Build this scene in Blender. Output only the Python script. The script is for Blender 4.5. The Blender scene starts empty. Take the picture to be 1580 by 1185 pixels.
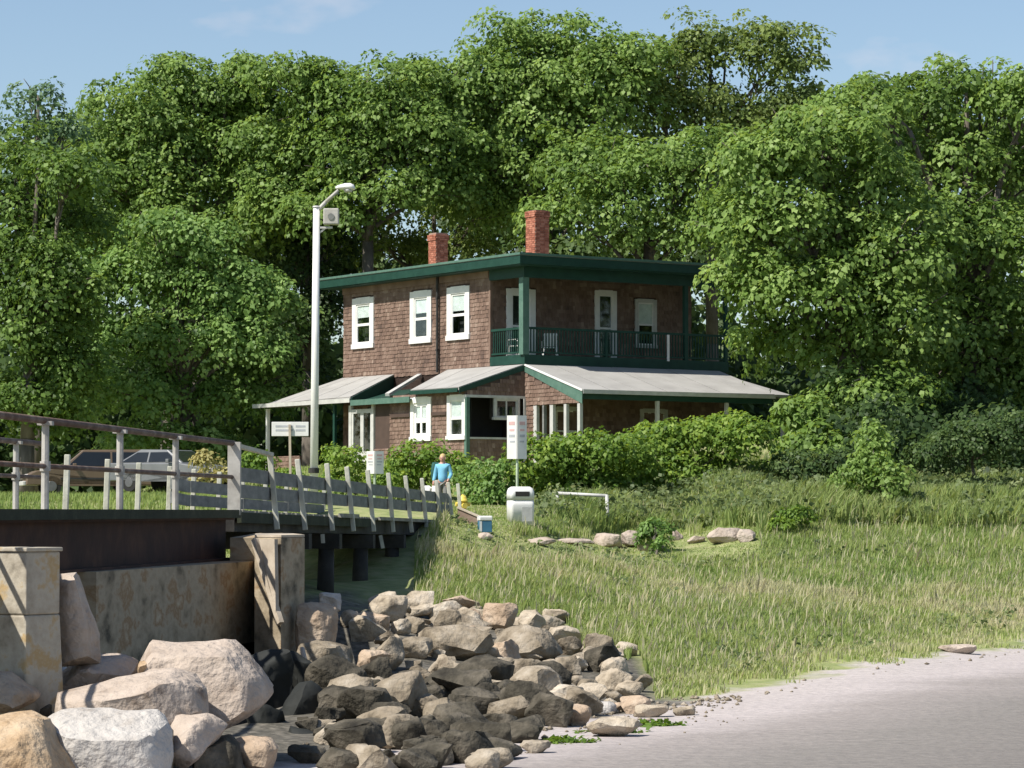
import bpy, bmesh, math, random
import numpy as np
from mathutils import Vector, Matrix, noise

random.seed(7)
rng = np.random.default_rng(11)
scene = bpy.context.scene
COL = scene.collection
R = math.radians
PI = math.pi

# ------------------------------------------------------------------ camera, sky, sun, exposure
EYE = 3.0
FPX = 4500.0                       # focal length in photo pixels (1580 wide)
PITCH = math.atan(197.5 / FPX)     # horizon lies at photo row 790
cam_d = bpy.data.cameras.new('camera')
cam = bpy.data.objects.new('camera', cam_d)
COL.objects.link(cam)
cam.location = (0, 0, EYE)
cam.rotation_euler = (PI / 2 + PITCH, 0, 0)
cam_d.sensor_width = 36.0
cam_d.lens = FPX / 1580 * 36.0
cam_d.clip_start = 0.5
cam_d.clip_end = 6000
scene.camera = cam

SUN_EL = R(52)
SH = Vector((-0.85, -0.52)).normalized()          # horizontal direction towards the sun
sun_dir = Vector((SH.x * math.cos(SUN_EL), SH.y * math.cos(SUN_EL), math.sin(SUN_EL)))
world = bpy.data.worlds.new('World')
scene.world = world
world.use_nodes = True
wn, wl = world.node_tree.nodes, world.node_tree.links
wn.clear()
w_out = wn.new('ShaderNodeOutputWorld')
w_bg = wn.new('ShaderNodeBackground')
w_sky = wn.new('ShaderNodeTexSky')
w_sky.sky_type = 'NISHITA'
w_sky.sun_disc = False
w_sky.sun_elevation = SUN_EL
w_sky.sun_rotation = math.atan2(SH.x, SH.y)
w_sky.air_density = 1.0
w_sky.dust_density = 0.6
w_sky.ozone_density = 1.6
# sparse thin fair-weather clouds over the whole sky
w_tc = wn.new('ShaderNodeTexCoord')
w_map = wn.new('ShaderNodeMapping')
w_map.inputs['Scale'].default_value = (1, 1, 2.2)
w_map.inputs['Location'].default_value = (0.035, 0.0, 0.0147)
w_no = wn.new('ShaderNodeTexNoise')
w_no.inputs['Scale'].default_value = 13.0
w_no.inputs['Detail'].default_value = 5.0
w_no.inputs['Roughness'].default_value = 0.5
w_rm = wn.new('ShaderNodeMapRange')
w_rm.inputs['From Min'].default_value = 0.63
w_rm.inputs['From Max'].default_value = 0.82
w_rm.inputs['To Max'].default_value = 0.55
w_mx = wn.new('ShaderNodeMixRGB')
w_mx.inputs['Color2'].default_value = (7.0, 6.3, 6.4, 1)
wl.new(w_tc.outputs['Generated'], w_map.inputs['Vector'])
wl.new(w_map.outputs[0], w_no.inputs['Vector'])
wl.new(w_no.outputs['Fac'], w_rm.inputs['Value'])
wl.new(w_rm.outputs[0], w_mx.inputs['Fac'])
wl.new(w_sky.outputs[0], w_mx.inputs['Color1'])
wl.new(w_mx.outputs[0], w_bg.inputs['Color'])
w_bg.inputs['Strength'].default_value = 0.095
wl.new(w_bg.outputs[0], w_out.inputs['Surface'])

sun_d = bpy.data.lights.new('sun', 'SUN')
sun_d.energy = 5.0
sun_d.angle = R(0.53)
sun_d.color = (1.0, 0.95, 0.87)
sun = bpy.data.objects.new('sun', sun_d)
COL.objects.link(sun)
sun.location = (-60, -30, 80)
sun.rotation_euler = (-sun_dir).to_track_quat('-Z', 'Y').to_euler()

scene.view_settings.view_transform = 'Standard'
scene.view_settings.look = 'None'
scene.view_settings.exposure = 0.5
scene.view_settings.gamma = 1.0
scene.view_settings.use_curve_mapping = False


# ------------------------------------------------------------------ pixel to place
def ray(px, py):
    dx, dy = px - 790.0, 592.5 - py
    fwd = FPX * math.cos(PITCH) - dy * math.sin(PITCH)
    up = FPX * math.sin(PITCH) + dy * math.cos(PITCH)
    return dx / fwd, up / fwd


def at(px, py, Y):
    a, b = ray(px, py)
    return Vector((a * Y, Y, EYE + b * Y))


# ------------------------------------------------------------------ terrain height
EX, EY = -1.2, 35.0
NX, NY = -0.884, 0.467
PS = [-400, -60, -20, 0, 2, 5, 10, 14, 17, 20, 26, 60, 400]
PZ = [-1.5, -0.6, -0.12, 0, .14, .5, 1.2, 2.0, 2.75, 3.05, 3.3, 3.4, 3.6]


def shore(x, y):
    return (x - EX) * NX + (y - EY) * NY


def sstep(t):
    t = np.clip(t, 0, 1)
    return t * t * (3 - 2 * t)


def ground_np(x, y):
    s = shore(x, y) + 0.5 * np.sin(x * 0.55 + y * 0.21) + 0.3 * np.sin(x * 1.3 - y * 0.4)
    z = np.interp(s, PS, PZ)
    k = sstep(1 - np.hypot((x - 3) / 1.25, y - 105) / 20)
    z = z + 1.35 * sstep(k * 1.35)
    z = z + 1.9 * sstep(1 - np.hypot(x - 20, y - 104) / 20)
    z = z - 2.1 * sstep(1 - np.hypot(x + 8.6, (y - 64) / 1.6) / 7.4)
    tgt = np.interp(y, [58, 66, 72, 77, 82, 92, 102, 120], [-.5, .55, 1.45, 2.3, 2.95, 3.55, 4.2, 4.6]) * sstep((x - 1.5) / 5.0) + -1.0 * (1 - sstep((x - 1.5) / 5.0))
    d_ = np.clip((tgt - z) / .8, -30, 30)
    z = z + .8 * np.log1p(np.exp(d_)) * np.where(y < 130, 1, 0) * sstep((40 - x) / 10)
    ch = sstep(1 - np.abs(x - (-4.05 + (y - 42) * .17)) / 1.7) * sstep((y - 35) / 3) * sstep((50 - y) / 3)
    z = z - 1.15 * ch
    z = z + np.where(s > 1, 0.05 * np.sin(x * 2.1 + 1.3 * np.sin(y * 1.1)) * np.sin(y * 1.7), 0)
    z = z + np.where(s <= 1, 0.012 * np.sin(x * 0.8 + y * 0.5) * np.sin(y * 0.9 - x * .3), 0)
    return z


def ground(x, y):
    return float(ground_np(np.array([x], float), np.array([y], float))[0])


def ground_hit(px, py, lo=28.0, hi=130.0):
    a, b = ray(px, py)
    ys = np.linspace(lo, hi, 1400)
    d = EYE + b * ys - ground_np(a * ys, ys)
    k = np.argmax(d < 0) if (d < 0).any() else len(ys) - 1
    Y = float(ys[k])
    return Vector((a * Y, Y, ground(a * Y, Y)))


# ------------------------------------------------------------------ materials
def newmat(name):
    m = bpy.data.materials.new(name)
    m.use_nodes = True
    m.node_tree.nodes.clear()
    return m, m.node_tree.nodes, m.node_tree.links


def ramp(n, stops):
    r = n.new('ShaderNodeValToRGB')
    e = r.color_ramp.elements
    while len(e) > len(stops):
        e.remove(e[-1])
    while len(e) < len(stops):
        e.new(0.5)
    for el, (p, c) in zip(e, stops):
        el.position = p
        el.color = (*c, 1)
    return r


def noise_mat(name, stops, scale=3.0, rough=0.8, bump=0.3, bscale=None, spec=0.3, detail=6, metallic=0,
              stretch=(1, 1, 1), attr=None, attr_amt=0.5, coord='Object', bdist=0.02):
    """colour from a noise through a ramp, fine relief from a second noise; attr darkens/lightens piece by piece"""
    m, n, l = newmat(name)
    out = n.new('ShaderNodeOutputMaterial')
    b = n.new('ShaderNodeBsdfPrincipled')
    tc = n.new('ShaderNodeTexCoord')
    mp = n.new('ShaderNodeMapping')
    mp.inputs['Scale'].default_value = stretch
    if coord == 'World':
        ge = n.new('ShaderNodeNewGeometry')
        l.new(ge.outputs['Position'], mp.inputs['Vector'])
    else:
        l.new(tc.outputs[coord], mp.inputs['Vector'])
    t = n.new('ShaderNodeTexNoise')
    t.inputs['Scale'].default_value = scale
    t.inputs['Detail'].default_value = detail
    t.inputs['Roughness'].default_value = 0.6
    l.new(mp.outputs[0], t.inputs['Vector'])
    r = ramp(n, stops)
    src = t.outputs['Fac']
    if attr:
        a = n.new('ShaderNodeAttribute')
        a.attribute_name = attr
        mx = n.new('ShaderNodeMath')
        mx.operation = 'MULTIPLY_ADD'
        l.new(a.outputs['Fac'], mx.inputs[0])
        mx.inputs[1].default_value = attr_amt
        l.new(t.outputs['Fac'], mx.inputs[2])
        sb = n.new('ShaderNodeMath')
        sb.operation = 'SUBTRACT'
        l.new(mx.outputs[0], sb.inputs[0])
        sb.inputs[1].default_value = attr_amt * 0.5
        src = sb.outputs[0]
    l.new(src, r.inputs['Fac'])
    l.new(r.outputs['Color'], b.inputs['Base Color'])
    b.inputs['Roughness'].default_value = rough
    b.inputs['Specular IOR Level'].default_value = spec
    b.inputs['Metallic'].default_value = metallic
    if bump:
        t2 = n.new('ShaderNodeTexNoise')
        t2.inputs['Scale'].default_value = bscale or scale * 5
        t2.inputs['Detail'].default_value = 8
        l.new(mp.outputs[0], t2.inputs['Vector'])
        bp = n.new('ShaderNodeBump')
        bp.inputs['Strength'].default_value = bump
        bp.inputs['Distance'].default_value = bdist
        l.new(t2.outputs['Fac'], bp.inputs['Height'])
        l.new(bp.outputs[0], b.inputs['Normal'])
    l.new(b.outputs[0], out.inputs['Surface'])
    return m


def flat_mat(name, c, rough=0.6, spec=0.4, var=0.18, metallic=0, scale=2.5):
    d = tuple(max(0, v * (1 - var)) for v in c)
    h = tuple(min(1, v * (1 + var)) for v in c)
    return noise_mat(name, [(0.3, d), (0.7, h)], scale=scale, rough=rough, bump=0.08, spec=spec, metallic=metallic)


def leaf_mat(name, dark, mid, light, trans=0.42, gloss=0.22, rough=0.5):
    m, n, l = newmat(name)
    out = n.new('ShaderNodeOutputMaterial')
    a = n.new('ShaderNodeAttribute')
    a.attribute_name = 'tint'
    r = ramp(n, [(0.0, dark), (0.5, mid), (1.0, light)])
    l.new(a.outputs['Fac'], r.inputs['Fac'])
    b = n.new('ShaderNodeBsdfPrincipled')
    b.inputs['Roughness'].default_value = rough
    b.inputs['Specular IOR Level'].default_value = gloss
    l.new(r.outputs['Color'], b.inputs['Base Color'])
    t = n.new('ShaderNodeBsdfTranslucent')
    hs = n.new('ShaderNodeHueSaturation')
    hs.inputs['Hue'].default_value = 0.48
    hs.inputs['Saturation'].default_value = 1.1
    hs.inputs['Value'].default_value = 1.3
    l.new(r.outputs['Color'], hs.inputs['Color'])
    l.new(hs.outputs[0], t.inputs['Color'])
    mx = n.new('ShaderNodeMixShader')
    mx.inputs['Fac'].default_value = trans
    l.new(b.outputs[0], mx.inputs[1])
    l.new(t.outputs[0], mx.inputs[2])
    l.new(mx.outputs[0], out.inputs['Surface'])
    return m


def glass_mat(name, tint=(0.92, 0.95, 0.95), gl=0.22):
    m, n, l = newmat(name)
    out = n.new('ShaderNodeOutputMaterial')
    tr = n.new('ShaderNodeBsdfTransparent')
    tr.inputs['Color'].default_value = (*tint, 1)
    g = n.new('ShaderNodeBsdfGlossy')
    g.inputs['Roughness'].default_value = 0.04
    g.inputs['Color'].default_value = (0.85, 0.9, 0.92, 1)
    lw = n.new('ShaderNodeLayerWeight')
    lw.inputs['Blend'].default_value = 0.5
    pw = n.new('ShaderNodeMath')
    pw.operation = 'POWER'
    l.new(lw.outputs['Facing'], pw.inputs[0])
    pw.inputs[1].default_value = 3.0
    ad = n.new('ShaderNodeMath')
    ad.operation = 'MULTIPLY_ADD'
    ad.use_clamp = True
    l.new(pw.outputs[0], ad.inputs[0])
    ad.inputs[1].default_value = 0.5
    ad.inputs[2].default_value = gl * 0.18
    mx = n.new('ShaderNodeMixShader')
    l.new(ad.outputs[0], mx.inputs['Fac'])
    l.new(tr.outputs[0], mx.inputs[1])
    l.new(g.outputs[0], mx.inputs[2])
    l.new(mx.outputs[0], out.inputs['Surface'])
    return m


M = {}
M['shingle'] = noise_mat('brown_shingle', [(0.12, (.065, .044, .036)), (0.42, (.160, .103, .077)), (0.62, (.215, .147, .113)),
                                            (0.9, (.36, .28, .22))], scale=1.4, rough=0.85, bump=0.25, bscale=30,
                         attr='tint', attr_amt=0.42, stretch=(1, 1, 0.6))
M['wall_back'] = flat_mat('wall_sheathing', (.07, .045, .035), 0.9)
M['green'] = noise_mat('green_paint', [(0.25, (.007, .034, .024)), (0.75, (.016, .058, .042))], scale=3, rough=0.5, bump=0.1)
M['pale_green'] = noise_mat('faded_green_paint', [(0.25, (.06, .125, .095)), (0.75, (.11, .19, .15))], scale=4, rough=0.6, bump=0.1)
M['white'] = noise_mat('white_paint', [(0.22, (.48, .45, .40)), (0.36, (.68, .67, .64)), (0.75, (.80, .79, .76))], scale=2.5, detail=10, rough=0.5, bump=0.05)
M['dull_white'] = noise_mat('weathered_white', [(0.25, (.36, .36, .34)), (0.75, (.56, .55, .52))], scale=3, rough=0.6, bump=0.1)
M['roofing'] = noise_mat('pale_roofing', [(0.25, (.27, .26, .245)), (0.5, (.325, .315, .295)), (0.8, (.38, .37, .35))], scale=1.1,
                         rough=0.8, bump=0.2, bscale=40)
M['flat_roof'] = flat_mat('flat_roof_felt', (.22, .23, .22), 0.85)
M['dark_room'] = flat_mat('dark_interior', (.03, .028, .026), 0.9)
M['blind'] = flat_mat('window_blind', (.82, .82, .78), 0.8)
M['glass'] = glass_mat('window_glass')
M['brick'] = noise_mat('chimney_brick', [(0.2, (.22, .075, .045)), (0.5, (.36, .13, .08)), (0.85, (.46, .20, .13))], scale=6,
                       rough=0.9, bump=0.2, attr='tint', attr_amt=0.6)
M['mortar'] = flat_mat('mortar', (.33, .22, .17), 0.9)
M['rust_steel'] = noise_mat('rusted_girder', [(0.2, (.022, .013, .011)), (0.5, (.045, .022, .017)), (0.8, (.09, .045, .028))], scale=2.0,
                            rough=0.85, bump=0.3, bscale=12)
M['rail_steel'] = noise_mat('rusted_rail', [(0.2, (.055, .033, .026)), (0.5, (.13, .085, .065)), (0.8, (.27, .22, .18))], scale=4,
                            rough=0.75, bump=0.2, bscale=20)
M['post_steel'] = noise_mat('galvanised_post', [(0.2, (.25, .23, .20)), (0.5, (.42, .40, .36)), (0.85, (.55, .53, .49))], scale=3,
                            rough=0.6, bump=0.2, bscale=15)
M['grey_wood'] = noise_mat('grey_weathered_timber', [(0.2, (.10, .105, .10)), (0.5, (.19, .195, .185)), (0.85, (.31, .31, .285))], scale=2.2,
                           rough=0.85, bump=0.3, bscale=14, stretch=(1, 1, 3))
M['post_wood'] = noise_mat('pale_timber_post', [(0.2, (.30, .295, .24)), (0.5, (.48, .47, .39)), (0.85, (.62, .61, .53))], scale=3,
                           rough=0.85, bump=0.3, bscale=16)
M['pale_timber'] = noise_mat('sun_bleached_timber', [(0.2, (.33, .27, .20)), (0.5, (.46, .39, .30)), (0.85, (.58, .51, .41))], scale=3,
                             rough=0.85, bump=0.3, bscale=16)
M['dark_wood'] = noise_mat('tarred_timber', [(0.2, (.014, .014, .013)), (0.5, (.034, .033, .031)), (0.85, (.085, .08, .072))], scale=2.2,
                           rough=0.85, bump=0.35, bscale=12)
M['deck_wood'] = noise_mat('deck_planks', [(0.2, (.12, .115, .095)), (0.5, (.24, .23, .19)), (0.85, (.38, .36, .30))], scale=2.5,
                           rough=0.9, bump=0.3, bscale=14)
M['moss_wood'] = noise_mat('mossy_deck_edge', [(0.2, (.018, .022, .014)), (0.55, (.035, .042, .026)), (0.85, (.07, .075, .05))], scale=3,
                           rough=0.95, bump=0.4, bscale=14)
M['concrete'] = noise_mat('stained_concrete', [(0.28, (.06, .052, .038)), (0.42, (.27, .22, .15)), (0.53, (.38, .315, .225)), (0.60, (.28, .185, .10)), (0.74, (.50, .43, .32))],
                          scale=1.5, rough=0.9, bump=0.5, bscale=9, detail=12, stretch=(1, 1, 1.6))
M['pier_concrete'] = noise_mat('lichen_concrete', [(0.28, (.12, .105, .08)), (0.42, (.34, .30, .235)), (0.52, (.42, .38, .305)), (0.59, (.40, .285, .14)), (0.74, (.48, .44, .37))],
                               scale=2.4, rough=0.9, bump=0.7, bscale=10, detail=11)
M['weed_shade_stone'] = noise_mat('wet_stone_with_shade', [(0.2, (.008, .009, .009)), (0.55, (.02, .022, .020)), (0.9, (.045, .045, .038))], scale=1.6,
                            rough=0.75, bump=0.5, bscale=7)  # near black: deep shade by the bridge painted in along with wet weed


def rock_mat(name, stops, sc=2.6):
    return noise_mat(name, stops, scale=sc, rough=0.9, bump=1.0, bscale=sc * 3.6, detail=12, spec=0.2, coord='World', bdist=0.06)


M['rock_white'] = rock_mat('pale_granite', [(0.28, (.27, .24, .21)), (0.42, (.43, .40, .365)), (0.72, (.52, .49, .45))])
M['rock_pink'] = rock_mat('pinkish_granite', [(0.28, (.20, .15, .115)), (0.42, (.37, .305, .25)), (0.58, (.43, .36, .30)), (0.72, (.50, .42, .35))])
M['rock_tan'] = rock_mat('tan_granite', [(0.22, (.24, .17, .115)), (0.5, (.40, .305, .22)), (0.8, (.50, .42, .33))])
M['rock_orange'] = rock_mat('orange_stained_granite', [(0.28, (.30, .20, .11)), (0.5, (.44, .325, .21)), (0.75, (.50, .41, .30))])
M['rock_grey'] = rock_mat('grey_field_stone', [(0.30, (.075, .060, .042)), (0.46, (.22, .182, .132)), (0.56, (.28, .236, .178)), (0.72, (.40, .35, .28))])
M['rock_pale'] = rock_mat('light_grey_field_stone', [(0.30, (.13, .105, .075)), (0.46, (.355, .298, .222)), (0.58, (.42, .36, .28)), (0.72, (.52, .47, .39))])  # a lighter stone tone than the plain grey
M['rock_dark'] = rock_mat('algae_and_shade_stone', [(0.30, (.018, .016, .012)), (0.48, (.062, .055, .041)), (0.72, (.15, .13, .10))])  # algae tone; for the shaded stones it also paints their shade

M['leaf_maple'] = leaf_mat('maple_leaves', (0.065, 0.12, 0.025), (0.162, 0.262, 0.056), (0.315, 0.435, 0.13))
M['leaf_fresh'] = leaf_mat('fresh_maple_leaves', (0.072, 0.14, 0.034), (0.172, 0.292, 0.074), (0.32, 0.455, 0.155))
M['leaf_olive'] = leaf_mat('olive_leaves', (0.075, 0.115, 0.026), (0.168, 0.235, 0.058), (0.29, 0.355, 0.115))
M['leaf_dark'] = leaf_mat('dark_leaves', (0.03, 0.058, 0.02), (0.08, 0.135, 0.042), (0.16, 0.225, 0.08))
M['leaf_blue'] = leaf_mat('bluish_leaves', (0.05, 0.1, 0.05), (0.12, 0.2, 0.1), (0.22, 0.31, 0.17))
M['leaf_hedge'] = leaf_mat('hedge_leaves', (0.06, 0.115, 0.02), (0.145, 0.245, 0.04), (0.29, 0.39, 0.075))
M['leaf_yellow'] = leaf_mat('yellow_flowers', (.16, .17, .05), (.34, .32, .12), (.55, .48, .22))
M['weed'] = leaf_mat('weed_leaves', (0.08, 0.12, 0.045), (0.17, 0.22, 0.09), (0.27, 0.31, 0.15))
M['grass'] = leaf_mat('bank_grass', (0.19, 0.275, 0.08), (0.33, 0.395, 0.135), (0.6, 0.54, 0.37), trans=0.36, gloss=0.2, rough=0.6)
M['bark'] = noise_mat('tree_bark', [(0.2, (.05, .042, .034)), (0.5, (.11, .095, .078)), (0.85, (.20, .18, .15))], scale=2.5, rough=0.95,
                      bump=0.5, bscale=10, stretch=(2, 2, .5))


# ------------------------------------------------------------------ mesh builder
class MB:
    def __init__(self):
        self.v, self.f, self.t, self.cur = [], [], [], 0.5

    def add(self, vs, fs):
        o = len(self.v)
        self.v += [tuple(p) for p in vs]
        self.t += [self.cur] * len(vs)
        self.f += [tuple(i + o for i in f) for f in fs]
        return self

    def box(self, x0, x1, y0, y1, z0, z1):
        vs = [(x0, y0, z0), (x1, y0, z0), (x1, y1, z0), (x0, y1, z0), (x0, y0, z1), (x1, y0, z1), (x1, y1, z1), (x0, y1, z1)]
        return self.add(vs, [(0, 3, 2, 1), (4, 5, 6, 7), (0, 1, 5, 4), (1, 2, 6, 5), (2, 3, 7, 6), (3, 0, 4, 7)])

    def beam(self, p, q, w, h, up=(0, 0, 1)):
        p, q = Vector(p), Vector(q)
        d = (q - p).normalized()
        s = d.cross(Vector(up))
        if s.length < 1e-4:
            s = d.cross(Vector((1, 0, 0)))
        s.normalize()
        u = s.cross(d)
        vs = []
        for c in (p, q):
            for a, b in ((-1, -1), (1, -1), (1, 1), (-1, 1)):
                vs.append(c + s * (a * w / 2) + u * (b * h / 2))
        return self.add(vs, [(0, 1, 2, 3), (7, 6, 5, 4), (0, 4, 5, 1), (1, 5, 6, 2), (2, 6, 7, 3), (3, 7, 4, 0)])

    def cyl(self, p, q, r0, r1=None, n=10, cap=True):
        r1 = r0 if r1 is None else r1
        p, q = Vector(p), Vector(q)
        d = (q - p).normalized()
        s = d.cross(Vector((0, 0, 1)))
        if s.length < 1e-3:
            s = Vector((1, 0, 0))
        s.normalize()
        u = s.cross(d)
        vs, fs = [], []
        for c, r in ((p, r0), (q, r1)):
            for i in range(n):
                a = 2 * PI * i / n
                vs.append(c + s * (math.cos(a) * r) + u * (math.sin(a) * r))
        for i in range(n):
            j = (i + 1) % n
            fs.append((i, i + n, j + n, j))
        if cap:
            fs += [tuple(range(n)), tuple(reversed(range(n, 2 * n)))]
        return self.add(vs, fs)

    def tube(self, pts, radii, n=8):
        for a, b, ra, rb in zip(pts[:-1], pts[1:], radii[:-1], radii[1:]):
            self.cyl(a, b, ra, rb, n)
        return self

    def prism(self, poly, off):
        """solid between a polygon (list of points) and the same polygon moved by off"""
        n = len(poly)
        a = [Vector(p) for p in poly]
        b = [p + Vector(off) for p in a]
        fs = [tuple(range(n)), tuple(reversed(range(n, 2 * n)))]
        for i in range(n):
            j = (i + 1) % n
            fs.append((i, i + n, j + n, j))
        return self.add(a + b, fs)

    def mesh(self, name, smooth=False, recalc=True):
        me = bpy.data.meshes.new(name)
        me.from_pydata(self.v, [], self.f)
        if recalc:
            bm = bmesh.new()
            bm.from_mesh(me)
            bmesh.ops.recalc_face_normals(bm, faces=bm.faces)
            bm.to_mesh(me)
            bm.free()
        a = me.attributes.new('tint', 'FLOAT', 'POINT')
        a.data.foreach_set('value', self.t)
        if smooth:
            me.polygons.foreach_set('use_smooth', [True] * len(me.polygons))
        me.update()
        return me

    def build(self, name, mat, parent=None, smooth=False, bevel=0, recalc=True):
        me = self.mesh(name, smooth, recalc)
        return link(name, me, mat, parent, bevel)


def link(name, me, mat, parent=None, bevel=0):
    if mat is not None:
        me.materials.clear()
        me.materials.append(M[mat] if isinstance(mat, str) else mat)
    o = bpy.data.objects.new(name, me)
    COL.objects.link(o)
    if parent is not None:
        o.parent = parent
    if bevel:
        md = o.modifiers.new('bevel', 'BEVEL')
        md.width = bevel
        md.segments = 2
        md.limit_method = 'ANGLE'
    return o


def tag(o, label=None, cat=None, group=None, kind=None):
    if label:
        o['label'] = label
    if cat:
        o['category'] = cat
    if group:
        o['group'] = group
    if kind:
        o['kind'] = kind
    return o


def thing(name, loc, rz=0, label=None, cat=None, group=None):
    o = bpy.data.objects.new(name, None)
    o.empty_display_size = 0.3
    COL.objects.link(o)
    o.location = loc
    o.rotation_euler = (0, 0, rz)
    return tag(o, label, cat, group)


def sub(parent, p):
    """a world point in the frame of an unscaled, z-rotated Empty"""
    d = Vector(p) - parent.location
    a = -parent.rotation_euler.z
    return Vector((d.x * math.cos(a) - d.y * math.sin(a), d.x * math.sin(a) + d.y * math.cos(a), d.z))


# ------------------------------------------------------------------ ground
def axis(lo, hi, fine_lo, fine_hi, step, grow=1.22):
    pts = list(np.arange(fine_lo, fine_hi + 1e-6, step))
    d, x = step, fine_hi
    while x < hi:
        d *= grow
        x += d
        pts.append(min(x, hi))
    d, x = step, fine_lo
    while x > lo:
        d *= grow
        x -= d
        pts.insert(0, max(x, lo))
    return np.array(pts)


gx = axis(-1500, 1500, -24, 24, 0.4)
gy = axis(-300, 3500, 26, 112, 0.4)
GX, GY = np.meshgrid(gx, gy)
GZ = ground_np(GX.ravel(), GY.ravel())
nx, ny = len(gx), len(gy)
idx = np.arange(nx * ny).reshape(ny, nx)
quads = np.stack([idx[:-1, :-1], idx[:-1, 1:], idx[1:, 1:], idx[1:, :-1]], -1).reshape(-1, 4)


def np_mesh(name, co, quads_, tint=None, smooth=False):
    me = bpy.data.meshes.new(name)
    k = quads_.shape[1]
    me.vertices.add(len(co))
    me.vertices.foreach_set('co', np.ascontiguousarray(co, np.float32).ravel())
    me.loops.add(quads_.size)
    me.loops.foreach_set('vertex_index', np.ascontiguousarray(quads_, np.int32).ravel())
    me.polygons.add(len(quads_))
    me.polygons.foreach_set('loop_start', np.arange(0, quads_.size, k, dtype=np.int32))
    me.polygons.foreach_set('loop_total', np.full(len(quads_), k, np.int32))
    if smooth:
        me.polygons.foreach_set('use_smooth', np.ones(len(quads_), bool))
    if tint is not None:
        a = me.attributes.new('tint', 'FLOAT', 'POINT')
        a.data.foreach_set('value', np.ascontiguousarray(tint, np.float32))
    me.update(calc_edges=True)
    me.validate()
    return me


def ground_material():
    m, n, l = newmat('shore_ground')
    out = n.new('ShaderNodeOutputMaterial')
    b = n.new('ShaderNodeBsdfPrincipled')
    b.inputs['Roughness'].default_value = 0.85
    b.inputs['Specular IOR Level'].default_value = 0.25
    ge = n.new('ShaderNodeNewGeometry')
    a = n.new('ShaderNodeAttribute')
    a.attribute_name = 'tint'

    def nz(scale, det=5, stretch=(1, 1, 1)):
        mp = n.new('ShaderNodeMapping')
        mp.inputs['Scale'].default_value = stretch
        mp.inputs['Rotation'].default_value = (0, 0, R(-62))
        l.new(ge.outputs['Position'], mp.inputs['Vector'])
        t = n.new('ShaderNodeTexNoise')
        t.inputs['Scale'].default_value = scale
        t.inputs['Detail'].default_value = det
        l.new(mp.outputs[0], t.inputs['Vector'])
        return t

    def math_(op, x, y):
        k = n.new('ShaderNodeMath')
        k.operation = op
        for i, v in enumerate((x, y)):
            if isinstance(v, (int, float)):
                k.inputs[i].default_value = v
            else:
                l.new(v, k.inputs[i])
        return k.outputs[0]
    # sand: dry at the top of the beach, damp and darker lower down in long bands
    tide = nz(0.35, 4, (0.25, 1.6, 1))
    s2 = math_('ADD', a.outputs['Fac'], math_('MULTIPLY', math_('SUBTRACT', tide.outputs['Fac'], 0.5), 2.6))
    mr = n.new('ShaderNodeMapRange')
    mr.inputs['From Min'].default_value = -9
    mr.inputs['From Max'].default_value = 0.5
    l.new(s2, mr.inputs['Value'])
    sand = ramp(n, [(0.0, (.165, .150, .136)), (0.45, (.215, .196, .178)), (0.66, (.29, .258, .240)), (0.80, (.42, .375, .358)), (1.0, (.44, .395, .37))])
    l.new(mr.outputs[0], sand.inputs['Fac'])
    grain = nz(7, 8)
    sgr = n.new('ShaderNodeMixRGB')
    sgr.blend_type = 'MULTIPLY'
    sgr.inputs['Fac'].default_value = 0.45
    gr = ramp(n, [(0.3, (.62, .62, .62)), (0.65, (1, 1, 1))])
    l.new(grain.outputs['Fac'], gr.inputs['Fac'])
    l.new(sand.outputs[0], sgr.inputs['Color1'])
    l.new(gr.outputs[0], sgr.inputs['Color2'])
    # bank soil with thatch
    th = nz(2.2, 8)
    soil = ramp(n, [(0.3, (.165, .20, .07)), (0.5, (.24, .265, .105)), (0.72, (.33, .31, .165))])
    l.new(th.outputs['Fac'], soil.inputs['Fac'])
    edge = nz(1.2, 6)
    e = math_('ADD', a.outputs['Fac'], math_('MULTIPLY', math_('SUBTRACT', edge.outputs['Fac'], 0.5), 2.2))
    er = n.new('ShaderNodeMapRange')
    er.inputs['From Min'].default_value = 0.35
    er.inputs['From Max'].default_value = 0.9
    l.new(e, er.inputs['Value'])
    mx = n.new('ShaderNodeMixRGB')
    l.new(er.outputs[0], mx.inputs['Fac'])
    l.new(sgr.outputs[0], mx.inputs['Color1'])
    l.new(soil.outputs[0], mx.inputs['Color2'])
    ra = n.new('ShaderNodeAttribute')
    ra.attribute_name = 'rocky'
    gravel = ramp(n, [(0.3, (.045, .042, .034)), (0.5, (.10, .092, .075)), (0.72, (.19, .17, .14))])
    l.new(grain.outputs['Fac'], gravel.inputs['Fac'])
    mr2 = n.new('ShaderNodeMixRGB')
    l.new(ra.outputs['Fac'], mr2.inputs['Fac'])
    l.new(mx.outputs[0], mr2.inputs['Color1'])
    l.new(gravel.outputs[0], mr2.inputs['Color2'])
    l.new(mr2.outputs[0], b.inputs['Base Color'])
    bp = n.new('ShaderNodeBump')
    bp.inputs['Strength'].default_value = 0.6
    bp.inputs['Distance'].default_value = 0.06
    rip = nz(1.6, 6, (0.5, 3.0, 1))
    l.new(math_('ADD', grain.outputs['Fac'], math_('MULTIPLY', rip.outputs['Fac'], 1.5)), bp.inputs['Height'])
    l.new(bp.outputs[0], b.inputs['Normal'])
    l.new(b.outputs[0], out.inputs['Surface'])
    return m


def rock_line(px):
    return np.interp(px, [380, 600, 700, 860, 900, 985, 1012, 1075, 1090], [900, 922, 930, 943, 985, 1003, 1060, 1092, 1300])


def to_px(x, y, z):
    return 790 + x / y * FPX, 790 - (z - EYE) / y * FPX


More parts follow.
